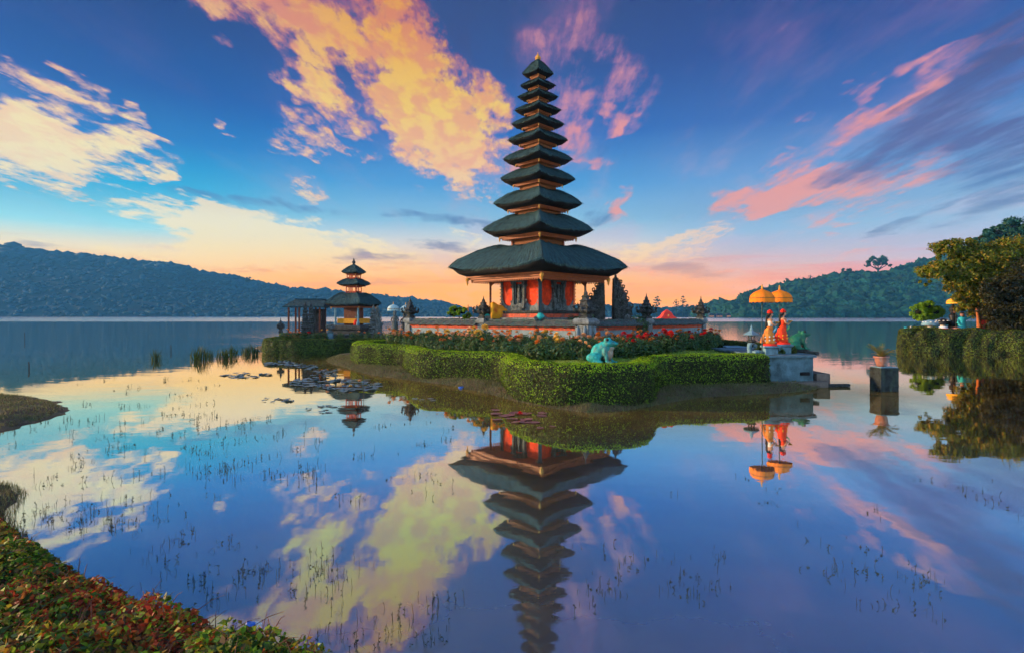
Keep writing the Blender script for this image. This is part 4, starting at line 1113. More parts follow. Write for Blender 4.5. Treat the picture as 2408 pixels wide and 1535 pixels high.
# ------------------------------------------------------------------ frogs
M_FROG = material('turquoise_frog', L(0.02,0.34,0.33), 0.6, 0.5, 6, 0.8, stain=L(0.10,0.13,0.11))
M_FROGG = material('green_frog', L(0.015,0.15,0.085), 0.6, 0.4, 4, 0.5, stain=L(.02,.08,.05))
M_BELLY = material('speckled_belly', L(0.30,0.30,0.26), 0.7, 0.3, 9, 0.3, stain=L(0.45,0.16,0.06))
def fused(name, balls, mat, parent, voxel=0.03):
    m = MB()
    for c, r in balls: m.ball(c, r, 2)
    o = m.build(name, mat, parent, smooth=True)
    r = o.modifiers.new('fuse', 'REMESH'); r.mode = 'VOXEL'; r.voxel_size = voxel; r.use_smooth_shade = True
    s = o.modifiers.new('soft', 'SMOOTH'); s.factor = 0.6; s.iterations = 4
    return o
def frog(loc, rz, label, mat, s=1.0, base=True):
    t = thing('frog_statue', label, 'statue', loc, rz, None, s)
    # faces +x, sitting upright
    fused('body', [((-.05,0,.42),(.36,.30,.33)), ((.12,0,.58),(.33,.28,.24)), ((.30,0,.72),(.30,.27,.13)), ((.48,0,.72),(.16,.20,.08)), ((-.28,0,.22),(.24,.26,.20)),
        ((.22,.18,.85),(.10,.09,.10)), ((.22,-.18,.85),(.10,.09,.10)),
        ((-.22,.30,.20),(.30,.13,.19)), ((-.22,-.30,.20),(.30,.13,.19)), ((-.05,.34,.06),(.24,.11,.06)), ((-.05,-.34,.06),(.24,.11,.06)),
        ((.20,.24,.40),(.10,.09,.20)), ((.20,-.24,.40),(.10,.09,.20)), ((.26,.25,.20),(.08,.075,.18)), ((.26,-.25,.20),(.08,.075,.18)), ((.33,.26,.05),(.13,.10,.05)), ((.33,-.26,.05),(.13,.10,.05))], mat, t)
    fused('belly', [((.20,0,.36),(.24,.235,.30)), ((.30,0,.56),(.18,.20,.14))], M_BELLY, t, .03)
    e = MB()
    for sg in (-1,1): e.cut().ball((.27,sg*.225,.87),(.06,.05,.06),2)
    e.each('eye', M_HAIR, t, smooth=True)
    f = MB()
    for sg in (-1,1):
        for a in (-.4,0,.4):
            f.cut().tube([(.36,sg*.26,.04),(.50+.02*abs(a),sg*.26+a*.22,.03)], [.03,.025], 6)
    f.each('toe', mat, t, smooth=True)
    if base: MB().lathe([(.46,-.10),(.48,-.06),(.44,-.05),(.46,-.02),(.40,0)], 20, (.05,0,0), 1.1, 1.0).build('stone_base', M_DSTONE, t)
    return t
frog((gx(1415,20.6), 20.6, 1.06), -.45, 'large turquoise frog statue at the edge of the front flower bed', M_FROG, 1.0)
frog((gx(1874,25.2), 25.2, 1.28), -.05, 'green frog statue behind the scarlet dancer statue', M_FROGG, .92)
t = thing('stone_slab', 'dark stone slab below the green frog statue', 'slab', (gx(1880,25.3), 25.3, 1.06))
MB().box((0,0,.05),(1.3,.9,.16)).build('slab', M_DSTONE, t)

# ------------------------------------------------------------------ pillar with potted cycad standing in the water
PXp, PYp = gx(2079,20.9), 20.9
t = thing('water_pillar', 'dark square stone pillar standing in the water at the right', 'pillar', (PXp, PYp, 0), .06)
MB().box((0,0,.22),(.70,.60,1.3)).box((0,0,.80),(.735,.635,.05)).box((0,0,.18),(.725,.625,.04)).build('shaft', material('wet_dark_stone', L(0.020,0.027,0.028), .8, .7, 5, 1.0, 9, stain=L(.05,.075,.05), dist=.06), t, bevel=.02)
MB().box((0,0,.885),(.66,.56,.024)).build('top_slab', M_BPLASTER, t)
MB().ball((-.41,-.2,.03),(.07,.07,.06),2).tube([(-.33,-.2,.03),(-.41,-.2,.03)],.03,6).build('iron_ring', M_UNDER, t)
M_POT = material('terracotta', L(0.36,0.15,0.10), 0.8, 0.3, 6, 0.4, stain=L(0.20,0.24,0.25))
t = thing('potted_cycad', 'terracotta pot with a small spreading cycad on the water pillar', 'potted plant', (PXp-.10, PYp, .90), 0, None, .80)
MB().lathe([(.15,0),(.20,.04),(.27,.30),(.28,.40),(.33,.41),(.335,.48),(.29,.485),(.27,.42)], 24).build('pot', M_POT, t, smooth=True)
M_CYC = leaf_material('cycad_leaf', [L(.10,.16,.03), L(.20,.22,.04), L(.42,.26,.07), L(.26,.18,.05)], .3)
V_, F_ = [], []; off = 0; fr_ = MB()
for k in range(22):
    th = k*2.4; el = .45+.95*((k*7) % 11)/11; ln = .72; pp = []
    for i in range(8):
        q = i/7; rr = ln*q*math.cos(el*(1-.5*q)); zz = .45+ln*(q*math.sin(el)*1.0 - .55*q*q*(1-el*.6)); pp.append(Vector((rr*math.cos(th), rr*math.sin(th), zz)))
    fr_.tube(pp, [.008]*8, 4)
    for i in range(1, 8):
        for sg in (-1, 1):
            for h_ in (0, .5):
                c0 = pp[i-1].lerp(pp[i], h_); dd_ = (pp[i]-pp[i-1]).normalized(); sd = dd_.cross(Vector((0,0,1))).normalized()*sg
                tip = c0+sd*.13+dd_*.08; w_ = dd_*.016
                V_ += [c0-w_, c0+w_, tip+w_*.3, tip-w_*.3]; F_.append((off,off+1,off+2,off+3)); off += 4
fr_.build('frond_stem', M_CYC, t); quads('fronds', np.array([tuple(v) for v in V_]), np.array(F_), M_CYC, t)

# ------------------------------------------------------------------ hedges
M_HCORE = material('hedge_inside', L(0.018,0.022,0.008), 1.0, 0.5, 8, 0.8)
M_HLEAF = leaf_material('hedge_sunlit_leaf', [L(.07,.14,.006), L(.16,.33,.008), L(.26,.50,.010), L(.40,.60,.015), L(.18,.17,.02), L(.30,.54,.010)], .35, big=1.1)  # bright palette: light on the hedge top is put into the leaf colour
M_HSHADE = leaf_material('hedge_shaded_side_leaf', [L(.012,.022,.005), L(.03,.06,.007), L(.07,.055,.018), L(.07,.15,.010), L(.12,.26,.012), L(.03,.03,.010), L(.24,.42,.012)], .3, big=.9)  # dark palette: shade on the hedge sides is painted into the leaves
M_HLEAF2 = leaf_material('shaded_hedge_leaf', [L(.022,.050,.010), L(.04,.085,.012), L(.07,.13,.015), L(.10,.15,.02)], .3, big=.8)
M_HLEAF3 = leaf_material('bank_shrub_leaf', [L(.018,.035,.010), L(.05,.08,.012), L(.09,.15,.015), L(.16,.20,.02), L(.07,.05,.02), L(.10,.17,.015)], .3, big=.45)
def resample(path, step):
    out = []; 
    for a, b in zip(path[:-1], path[1:]):
        n = max(1, int(math.hypot(b[0]-a[0], b[1]-a[1])/step))
        for i in range(n): out.append((a[0]+(b[0]-a[0])*i/n, a[1]+(b[1]-a[1])*i/n))
    out.append(path[-1]); return out
def smooth_path(p, it=2):
    for _ in range(it):
        p = [p[0]] + [((p[i-1][0]+2*p[i][0]+p[i+1][0])/4, (p[i-1][1]+2*p[i][1]+p[i+1][1])/4) for i in range(1, len(p)-1)] + [p[-1]]
    return p
def hedge(name, path, wid, z0, ztop, n, size, label, side=1, mat=None, seed=0, lump=.07):
    """path: outer foot line; the hedge lies to its side (left = +1)"""
    t = thing(name, label, 'hedge', (0, 0, 0), 0, 'clipped hedges')
    rng = np.random.default_rng(seed+100)
    pts = smooth_path(resample(path, .25), 2); N_ = len(pts)
    # cross section: distance across 0..wid, height 0..1, normal
    sec = [(-.02,0),(-.06,.25),(-.05,.6),(.0,.84),(.08,.95),(.20,1.0),(wid/2,1.02),(wid-.20,1.0),(wid-.06,.93),(wid,.80),(wid+.04,.3),(wid,0)]
    rings = []; arr = []
    for i, p in enumerate(pts):
        a = pts[max(0, i-2)]; b = pts[min(N_-1, i+2)]
        tx, ty = b[0]-a[0], b[1]-a[1]; l = math.hypot(tx, ty)+1e-9; nx, ny = -ty/l*side, tx/l*side
        e = min(1, min(i, N_-1-i)/2.0+.55)
        zt = ztop + (.05 if lump < .2 else .28)*mnoise.noise(Vector((p[0]*.7, p[1]*.7, 1)))
        ring = []
        for (u, v) in sec:
            lp = lump*mnoise.noise(Vector((p[0]*1.6, p[1]*1.6, v*2+seed)))
            uu = (u-wid/2)*(e+lp*2) + wid/2
            ring.append((p[0]+nx*uu, p[1]+ny*uu, z0+(zt-z0)*v*(e*.1+.9)+lp*.3*v))
        rings.append(ring)
    m = MB(); m.loft([[tuple(Vector(q)) for q in r] for r in rings]); 
    core = m
    R = np.array(rings)                     # N, S, 3
    S = R.shape[1]
    # areas of the quads for even scattering
    d1 = R[1:, :-1]-R[:-1, :-1]; d2 = R[:-1, 1:]-R[:-1, :-1]
    cr = np.cross(d1, d2); ar = np.linalg.norm(cr, axis=2)
    pr = (ar/ar.sum()).ravel(); idx = rng.choice(len(pr), n, p=pr)
    ii, jj = idx//(S-1), idx % (S-1); a = rng.random(n)[:, None]; b = rng.random(n)[:, None]
    p = R[ii,jj]*(1-a)*(1-b)+R[ii+1,jj]*a*(1-b)+R[ii,jj+1]*(1-a)*b+R[ii+1,jj+1]*a*b
    nr = cr[ii,jj]/(ar[ii,jj][:, None]+1e-9)
    cen = R[ii].mean(1); fl = ((p-cen)*nr).sum(1) < 0; nr[fl] *= -1
    # end caps
    for end in (0, -1):
        k = n//40; c0 = R[end].mean(0); q = rng.integers(0, S-1, k); w = rng.random(k)[:, None]**.5
        pe = c0*(1-w)+(R[end][q]*.5+R[end][q+1]*.5)*w
        dd_ = (R[0].mean(0)-R[3].mean(0)) if end == 0 else (R[-1].mean(0)-R[-4].mean(0)); dd_ = dd_/np.linalg.norm(dd_)
        p = np.concatenate([p, pe]); nr = np.concatenate([nr, np.repeat(dd_[None], k, 0)])
    p = p + nr*(rng.normal(0, .022, len(p)) + .012)[:, None]
    v, f = leaves(p, nr, np.full(len(p), size), .8, .55, rng=rng)
    core.build('hedge_core', M_HCORE, t)
    top = (nr[:, 2] > .45) | (p[:, 2] > ztop-.10)  # split so top leaves carry sunlight and side leaves shade in their colour
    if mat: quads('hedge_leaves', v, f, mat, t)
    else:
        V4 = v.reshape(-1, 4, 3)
        for nm, k, mt in (('sunlit_top_growth', top, M_HLEAF), ('shaded_side_leaves', ~top, M_HSHADE)):
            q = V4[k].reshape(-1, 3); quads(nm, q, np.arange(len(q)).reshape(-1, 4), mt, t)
    return t
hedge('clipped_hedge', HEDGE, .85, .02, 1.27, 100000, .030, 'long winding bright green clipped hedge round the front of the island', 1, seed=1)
hp = [xy(617,824,.1), xy(630,828,.1), xy(700,830,.1), xy(800,829,.1), xy(910,826,.1)]
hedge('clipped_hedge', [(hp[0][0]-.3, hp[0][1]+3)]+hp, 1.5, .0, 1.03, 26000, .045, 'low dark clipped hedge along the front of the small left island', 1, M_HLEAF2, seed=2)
hedge('clipped_hedge', [(10.9,23.1),(11.5,23.1),(12.0,23.5),(12.1,24.5),(12.05,26.5)], .6, 1.1, 1.52, 9000, .03, 'small low hedge on top of the terrace behind the dancers', 1, M_HLEAF2, seed=3)
hedge('clipped_hedge', [(8.6,35.5),(10.6,33.5),(11.9,30.5),(12.2,27.8)], .5, .9, 1.42, 8000, .04, 'far strip of low hedge along the back edge right of the flowers', 1, M_HLEAF2, seed=4)

# ------------------------------------------------------------------ grass on the banks
M_GRASS = leaf_material('bank_grass', [L(.09,.085,.035), L(.13,.15,.05), L(.17,.12,.065), L(.08,.14,.05), L(.20,.19,.08)], .3, big=.6)
M_GRASSL = leaf_material('lawn_grass', [L(.06,.16,.01), L(.10,.23,.012), L(.17,.27,.02), L(.22,.22,.035)], .35, big=.7)
def blades(name, pts, h, w, mat, label, rng, cat='grass', lean=.35):
    n = len(pts); pts = np.asarray(pts, float)
    th = rng.uniform(0, 6.28, n); d = np.stack([np.cos(th), np.sin(th), np.zeros(n)], 1)
    up = np.array([0,0,1.0]) + rng.normal(0, lean, (n, 3))*[1,1,.2]
    hh = (h*rng.uniform(.4, 1.2, n))[:, None]; ww = (w*rng.uniform(.6, 1.3, n))[:, None]
    a = pts-d*ww; b = pts+d*ww; tip = pts+up*hh
    v = np.stack([a, b, tip+d*ww*.25, tip-d*ww*.25], 1).reshape(-1, 3)
    o = quads(name, v, np.arange(n*4).reshape(n, 4), mat)
    return tag(o, label, cat, kind='stuff')
rng = np.random.default_rng(21); pts = []
while len(pts) < 26000:
    x, y = rng.uniform(-13, 13.2), rng.uniform(15.5, 37)
    d = poly_dist(SHORE, x, y)
    if d < -.12 or poly_dist(LAWN, x, y) > -.2: continue
    if rng.random() > .35+.65*(mnoise.noise(Vector((x*1.3, y*1.3, 4)))+.5): continue
    z = h_main(x, y)
    if z < -.02: continue
    pts.append((x, y, z-.02))
blades('bank_grass', pts, .11, .010, M_GRASS, 'short rough grass and weeds on the mud bank below the hedge', rng)
pts = []
while len(pts) < 22000:
    x, y = rng.uniform(-10, 12.4), rng.uniform(17, 36)
    if poly_dist(LAWN, x, y) < .2 or (y > 28 and x > -6 and x < 8): continue
    pts.append((x, y, h_main(x, y)-.01))
blades('lawn_grass', pts, .055, .010, M_GRASSL, 'short bright lawn inside the front hedge', rng)

# ------------------------------------------------------------------ flower bed
M_DLEAF = leaf_material('dahlia_leaf', [L(.025,.055,.018), L(.05,.11,.03), L(.08,.18,.06), L(.12,.20,.04), L(.09,.07,.04), L(.05,.16,.10)], .3, big=1.6)
M_STEM = material('flower_stem', L(.06,.11,.03), .8, .3, 5, 0)
FC = {'orange': material('orange_petals', L(.80,.22,.02), .6, .2, 12, .1), 'red': material('red_petals', L(.62,.012,.012), .6, .2, 12, .1),
      'yellow': material('yellow_petals', L(.80,.45,.06), .6, .2, 12, .1), 'peach': material('peach_petals', L(.80,.40,.18), .6, .2, 12, .1)}
def foliage_ball(rng, n, r, h, size, jit=.9):
    u = rng.normal(size=(n, 3)); u /= np.linalg.norm(u, axis=1, keepdims=True)
    rr = rng.uniform(.35, 1, n)[:, None]**.5
    p = u*rr*[r, r, h/2]+[0, 0, h/2]; 
    p += rng.normal(0, .03, p.shape)
    return leaves(p, u+[0,0,.4], np.full(n, size), jit, .45, rng=rng)
dproto = []
for k in range(6):
    r_ = np.random.default_rng(60+k); me_v, me_f = foliage_ball(r_, 460, .36, .84, .055)
    dproto.append((me_v, me_f))
def bloom_mesh(n=30, r=.12):
    V = []; F = []; off = 0
    for k in range(n):
        q = k/n; th = k*2.399; el = -.2+1.55*q; L_ = r*(1-.35*q)
        d = Vector((math.cos(th)*math.cos(el), math.sin(th)*math.cos(el), math.sin(el)))
        s = Vector((-math.sin(th), math.cos(th), 0))*L_*.34
        b = d*r*.15; V += [b-s*.5, b+d*L_*.6-s, b+d*L_+Vector((0,0,.01)), b+d*L_*.6+s]; F.append((off, off+1, off+2, off+3)); off += 4
    return np.array([tuple(v) for v in V]), np.array(F)
BV, BF = bloom_mesh()
M_BLOOM = {}
def plant_proto(k, colour):
    p = thing('dahlia_plant', 'x', 'flower')
    v, f = dproto[k]; fol = quads('foliage', v, f, M_DLEAF, p)
    rr = random.Random(k*7+len(colour)*3)
    nb = rr.choice((1, 2, 2)) if colour else 0
    st = MB()
    for i in range(max(nb, 2)):
        st.cut(); x, y = rr.uniform(-.22, .22), rr.uniform(-.25, .15); zz = rr.uniform(.70, 1.08)
        st.tube([(x*.5, y*.5, .2), (x, y, zz)], .008, 4)
        if i < nb:
            s = rr.uniform(.85, 1.25); c = Matrix.Rotation(rr.uniform(-.2, .9), 3, 'X')
            vv = np.array([tuple(c @ Vector(q)) for q in BV])*s+[x, y, zz]
            quads('bloom', vv, BF, FC[colour], p)
    st.each('stem', M_STEM, p)
    return p
protos = {}
LABELS = {'orange': 'dahlia plant with orange blooms in the bed below the tower wall', 'red': 'dahlia plant with deep red blooms in the bed below the tower wall',
          'yellow': 'plant with yellow flower spikes in the bed below the tower wall', 'peach': 'dahlia plant with pale peach blooms in the bed below the tower wall', '': 'leafy green plant without blooms in the bed below the tower wall'}
def put_plant(x, y, z, colour, k, rz, s, lab=None):
    key = (k, colour)
    if key not in protos: protos[key] = plant_proto(k, colour); o = protos[key]
    else: o = copy_tree(protos[key])
    o.location = (x, y, z); o.rotation_euler = (0, 0, rz); o.scale = (s, s, s)
    o['label'] = lab or LABELS[colour]; o['group'] = {'orange': 'orange dahlias', 'red': 'red dahlias', 'yellow': 'yellow flowers', 'peach': 'peach dahlias', '': 'leafy plants of the flower bed'}[colour]
    return o
rr = random.Random(5)
# strip in front of the wall: pixel column -> distance of the bed's front row
def bed_front(px): return float(np.interp(px, [925, 1000, 1100, 1200, 1300, 1380, 1460, 1560, 1650, 1695], [31.5, 28.3, 25.6, 23.4, 22.0, 21.6, 22.6, 24.8, 27.5, 29.5]))
def bed_back(px):
    p = along(K, LW, px) if px < 1377 else along(K, RW, px); return p[1]-.7
spots = []
for row in range(6):
    for i in range(48):
        px = 922+(1692-922)*(i+rr.uniform(-.3,.3)+.5*(row % 2))/48
        a, b = bed_front(px), bed_back(px); Y = a+(b-a)*row/5.5+rr.uniform(-.25,.25)
        if b-a < .6*row: continue
        if 1375 < px < 1452 and Y < 22.6: continue
        spots.append((px, Y, row))
for px, Y, row in spots:
    x = gx(px, Y); z = 1.0+.12*min(1, (Y-bed_front(px))/4)
    q = rr.random(); right = px > 1450
    if q < .36: c = ''
    elif q < .62: c = 'orange'
    elif q < .78: c = 'red' if right or rr.random() < .4 else 'peach'
    elif q < .90: c = 'yellow' if not right else 'orange'
    else: c = 'peach' if not right else 'red'
    put_plant(x, Y, z, c, rr.randrange(6), rr.uniform(0, 6.28), rr.uniform(.85, 1.2)*(.97-.04*row)*(1.22 if c == 'yellow' and rr.random() < .6 else 1))
for px, Y, c in [(690,45.8,'orange'),(700,45.6,'orange'),(676,46,'orange'),(712,45.7,'orange'),(722,45.8,'red'),(750,46,'yellow'),(762,45.8,'yellow'),(742,46,''),(800,45.8,''),(865,45.5,'orange'),(886,44.5,'orange'),(917,42.5,'orange'),(830,46,''),(666,46,''),(845,45.9,'peach'),(905,44,'')]:
    put_plant(gx(px, Y), Y, .62, c, rr.randrange(6), rr.uniform(0, 6), 1.0, {'orange': 'dahlia plant with orange blooms behind the small island hedge','red': 'dahlia plant with red blooms behind the small island hedge','yellow':'plant with yellow blooms behind the small island hedge','peach':'dahlia plant with peach bloom behind the small island hedge','':'leafy plant behind the small island hedge'}[c])

# ------------------------------------------------------------------ trees and shrubs
M_BARK = material('bark', L(.12,.075,.045), .9, .4, 6, .8, 20)
M_BARKO = material('orange_bark', L(.42,.13,.04), .9, .3, 5, .8, 20)
def crown(parent, name, lobes, n, size, mat, rng, core=True, droop=0.0, shell=.72):
    V_, F_ = [], []; tot = sum(l[1][0]*l[1][1]+l[1][1]*l[1][2]+l[1][0]*l[1][2] for l in lobes); off = 0
    for (c, r) in lobes:
        k = int(n*(r[0]*r[1]+r[1]*r[2]+r[0]*r[2])/tot)
        # clumps on the lobe, leaves on the clumps: uneven outline with gaps
        nc = max(6, k//90); u = rng.normal(size=(nc, 3)); u /= np.linalg.norm(u, axis=1, keepdims=True)
        cc = u*np.array(r)*rng.uniform(shell, 1.08, nc)[:, None]; cr_ = np.mean(r)*rng.uniform(.20, .42, nc)
        ci = rng.integers(0, nc, k); w = rng.normal(size=(k, 3)); w /= np.linalg.norm(w, axis=1, keepdims=True)
        p = cc[ci]+w*(cr_[ci]*rng.uniform(.3, 1, k)**.5)[:, None]*[1,1,.75]; 
        if droop: p[:, 2] -= droop*rng.random(k)**2*cr_[ci]
        v, f = leaves(p+np.array(c), w+[0,0,.35], np.full(k, size), .9, .5, rng=rng)
        V_.append(v); F_.append(f+off); off += len(v)
    return quads(name, np.concatenate(V_), np.concatenate(F_), mat, parent)
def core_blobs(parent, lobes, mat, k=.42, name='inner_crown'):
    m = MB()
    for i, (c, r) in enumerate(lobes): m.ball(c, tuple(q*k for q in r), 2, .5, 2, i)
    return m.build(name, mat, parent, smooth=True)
M_TL = leaf_material('olive_leaf', [L(.04,.07,.008), L(.12,.17,.012), L(.22,.23,.015), L(.38,.21,.02), L(.15,.20,.012)], .35, big=.5)
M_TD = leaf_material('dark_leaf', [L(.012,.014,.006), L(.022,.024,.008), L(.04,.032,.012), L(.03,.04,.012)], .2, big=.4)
M_TB = leaf_material('lime_leaf', [L(.12,.28,.012), L(.20,.40,.015), L(.30,.46,.02), L(.16,.28,.02)], .35, big=1)
M_TT = leaf_material('teal_leaf', [L(.012,.07,.06), L(.02,.11,.09), L(.03,.14,.10), L(.05,.12,.06)], .3, big=.2)
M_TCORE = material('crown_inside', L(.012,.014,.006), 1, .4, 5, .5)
def pl(px, py, Y, r):  # lobe from pixels, r in pixels (x, y) with depth
    p = P(px, py, Y); s = Y/FX
    return ((p.x, p.y, p.z), (r[0]*s, r[2]*s if len(r) > 2 else r[0]*s*.8, r[1]*s))
def abs_tree(name, label, lobes, n, size, mat, seed, trunk=None, tmat=None, core=True, droop=0.0, cat='tree', group=None):
    """lobes in world positions; the thing stands at its trunk's foot"""
    foot = Vector(trunk[0][0][0]) if trunk else Vector((lobes[0][0][0], lobes[0][0][1], 0))
    t = thing(name, label, cat, foot, 0, group)
    ll = [(tuple(Vector(c)-foot), r) for c, r in lobes]; rng = np.random.default_rng(seed)
    crown(t, 'crown', ll, n, size, mat, rng, droop=droop)
    if core: core_blobs(t, ll, M_TCORE)
    if trunk:
        for pts, rad in trunk: 
            m = MB(); m.tube([tuple(Vector(p)-foot) for p in pts], rad, 8); m.build('trunk', tmat or M_BARK, t, smooth=True)
    return t
# the right bank
RB = [xy(2116,818.5),xy(2160,823),xy(2250,825.5),xy(2408,830),xy(2540,837),(62,36),(80,45),(80,76),(55,76),(43.5,60),(36.5,51)]
def h_rb(x, y):
    d = poly_dist(RB, x, y); return max(-.5, min(.9, d*.6))+.05*mnoise.noise(Vector((x, y, 0)))
sheet('right_bank_ground', 29, 76, 28, 78, 60, 60, h_rb, [M_BANK])
rbp = [xy(2114,817,.2), xy(2118,820,.2), xy(2160,822,.2), xy(2250,824,.2), xy(2330,826,.2), xy(2420,829,.2), xy(2520,835,.2)]
hedge('bank_hedge', [(rbp[0][0]+4.6, rbp[0][1]+5), (rbp[0][0]+1.3, rbp[0][1]+1.2)]+rbp, 1.9, .0, 1.72, 34000, .055, 'lumpy green hedge along the right bank water edge', 1, M_HLEAF3, seed=9, lump=.26)
Yt = 46.0
tr = lambda a, b, r0, r1, bend=.3: ([P(a[0],a[1],Yt), P((a[0]*.6+b[0]*.4), (a[1]*.6+b[1]*.4), Yt)+Vector((bend,0,0)), P(b[0],b[1],Yt)], [r0, (r0+r1)/2, r1])
lob = [pl(2196,636,Yt,(38,12)), pl(2174,652,Yt,(13,20)), pl(2240,626,Yt,(48,13)), pl(2226,578,Yt,(34,14)), pl(2208,590,Yt,(14,16)), pl(2270,572,Yt,(26,12)), pl(2285,596,Yt,(44,14)), pl(2330,604,Yt,(60,18)), pl(2390,588,Yt,(70,24)), pl(2350,630,Yt,(60,20)),
       pl(2262,662,Yt,(42,16)), pl(2300,688,Yt,(46,24)), pl(2300,646,Yt,(60,20)), pl(2370,668,Yt,(70,34)), pl(2440,630,Yt,(70,60)), pl(2270,705,Yt,(24,26)), pl(2320,725,Yt,(34,22)), pl(2400,700,Yt,(60,50))]
base_ = P(2335,770,Yt)
abs_tree('overhanging_tree', 'large olive green tree with drooping branches reaching over the right bank', lob, 100000, .10, M_TL, 31,
         [tr((2318,775),(2310,690),.30,.16,.1), tr((2350,778),(2370,660),.32,.16,-.2), ([P(2312,715,Yt), P(2275,650,Yt), P(2200,632,Yt)], [.16,.12,.04]), ([P(2350,690,Yt), P(2300,620,Yt), P(2240,582,Yt)], [.16,.10,.03])], M_BARKO, droop=.8, core=False)
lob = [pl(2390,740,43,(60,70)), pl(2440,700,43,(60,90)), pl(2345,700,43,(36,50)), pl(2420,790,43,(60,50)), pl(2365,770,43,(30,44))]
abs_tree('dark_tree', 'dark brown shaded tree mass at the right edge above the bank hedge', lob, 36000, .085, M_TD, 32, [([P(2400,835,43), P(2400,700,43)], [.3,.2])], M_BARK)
for i, (px, w) in enumerate(((2300,.16),(2338,.2),(2368,.13))):
    t = thing('bare_trunk', ['slim orange trunk furthest left below the overhanging tree','thick orange trunk in the middle below the overhanging tree','slim orange trunk beside the dark tree'][i], 'trunk', (gx(px,44.6), 44.6, .8), 0, 'orange trunks on the right bank')
    MB().tube([(0,0,0),(.08,0,1.3),(-.05,0,2.6)], [w*1.2,w,w*.8], 9).build('trunk', M_BARKO, t, smooth=True)
lob = [pl(2160,733,49,(18,15)), pl(2180,722,49,(18,13)), pl(2200,735,49,(20,14)), pl(2172,744,49,(20,10))]
abs_tree('lime_shrub', 'rounded bright lime green shrub on the right bank behind the mushroom statue', lob, 12000, .065, M_TB, 33, [([P(2178,775,49), P(2178,740,49)], [.12,.08])], cat='shrub')
lob = [pl(2345,548,120,(30,16)), pl(2385,538,120,(34,20)), pl(2430,530,120,(50,30)), pl(2310,560,120,(24,14)), pl(2370,575,120,(60,26))]
abs_tree('teal_tree', 'hazy teal tree high on the slope behind the overhanging tree', lob, 12000, .30, M_TT, 34, [([P(2380,690,120), P(2380,560,120)], [.8,.4])])

# statues on the right bank
def bank(px, Y): return (gx(px, Y), Y, 1.0)
M_CREAM = material('cream_paint', L(.60,.52,.44), .6, .2, 5, .1)
M_TURQ = material('turquoise_statue', L(.03,.42,.46), .5, .3, 4, .2)
M_BLACK = material('black_paint', L(.012,.012,.014), .5, .3, 5, .1)
def mushroom(px, Y, r, h, cap, stem, label):
    t = thing('mushroom_statue', label, 'statue', bank(px, Y), 0, 'mushroom statues on the right bank')
    MB().lathe([(r*.62,0),(r*.42,h*.25),(r*.30,h*.6),(r*.34,h*.86)], 16).build('stem', stem, t, smooth=True)
    MB().lathe([(r*.3,h*.84),(r*.95,h*.82),(r,h*.86),(r*.92,h*.98),(r*.6,h*1.12),(r*.25,h*1.19),(.01,h*1.21)], 20).build('cap', cap, t, smooth=True)
    s = MB()
    for j in range(9): s.cut().ball((r*.8*math.cos(j*.7), r*.8*math.sin(j*.7), h*1.05), (.09,.09,.05), 1)
    s.each('spot', M_WHITE, t)
mushroom(2187, 46.2, .62, 1.20, M_BPLASTER, M_CREAM, 'pale mushroom statue with grey cap on the right bank')
mushroom(2217, 47.4, .55, 1.30, M_BLACK, M_CREAM, 'dark capped mushroom statue right of the pale one')
t = thing('fish_statue', 'turquoise leaping fish statue at the left tip of the right bank', 'statue', (gx(2134,45.9), 45.9, 1.0), 0)
fused('body', [((0,0,.30),(.16,.14,.3)), ((-.06,0,.62),(.18,.15,.2)), ((-.16,0,.78),(.14,.1,.1)), ((.12,0,.12),(.2,.14,.14))], M_TURQ, t)
MB().prism([(-.05,.5),(.15,.75),(.3,.95),(.2,.6),(.35,.35),(.1,.35)], -.03, .03).build('fin', M_CREAM, t)
t = thing('round_pot', 'white and red glazed round pot on the right bank hedge line', 'pot', (gx(2218,45.2), 45.2, 1.35), 0)
MB().lathe([(.18,0),(.34,.15),(.38,.34),(.30,.52),(.20,.58)], 20).build('pot', M_WHITE, t, smooth=True)
MB().lathe([(.383,.22),(.39,.34),(.35,.44)], 20).build('red_band', M_RCLOTH, t, smooth=True)
t = thing('round_pot', 'brown round jar with turquoise collar on the right bank', 'pot', (gx(2249,45.0), 45.0, 1.25), 0)
MB().lathe([(.2,0),(.38,.16),(.42,.34),(.32,.52),(.22,.6)], 20).build('jar', M_POT, t, smooth=True)
MB().lathe([(.43,.2),(.45,.3),(.43,.38)], 20).build('collar', M_TURQ, t, smooth=True)
parasol((gx(2248,46.6), 46.6, 1.0), 3.35, .66, M_YPOLE, 'yellow parasol above the statues on the right bank', dome=.36)
t = thing('guardian_statue', 'black haired stone guardian statue under the yellow parasol on the right bank', 'statue', bank(2241, 47.2), 0)
MB().square([(.36,0),(.36,.2),(.28,.26),(.28,.8),(.36,.9)]).build('pedestal', M_BLACK, t)
MB().lathe([(.30,.9),(.34,1.2),(.24,1.5),(.32,1.75),(.26,1.9),(.10,1.98)], 14).build('figure', M_BLACK, t, smooth=True)
MB().ball((0,0,2.15),(.24,.22,.26),2).lathe([(.30,2.2),(.26,2.4),(.12,2.6),(.02,2.85)], 12).build('hair', M_HAIR, t, smooth=True)
MB().ball((0,-.18,2.12),(.13,.08,.15),2).build('face', M_POT, t, smooth=True)
t = thing('pointing_statue', 'turquoise clothed statue stretching one arm to the right on the bank', 'statue', bank(2262, 45.7), 0)
MB().lathe([(.34,0),(.38,.4),(.30,.8),(.26,1.05),(.30,1.3),(.26,1.42),(.09,1.5)], 16, (0,0,.2), 1, .8).build('robe', M_TURQ, t, smooth=True)
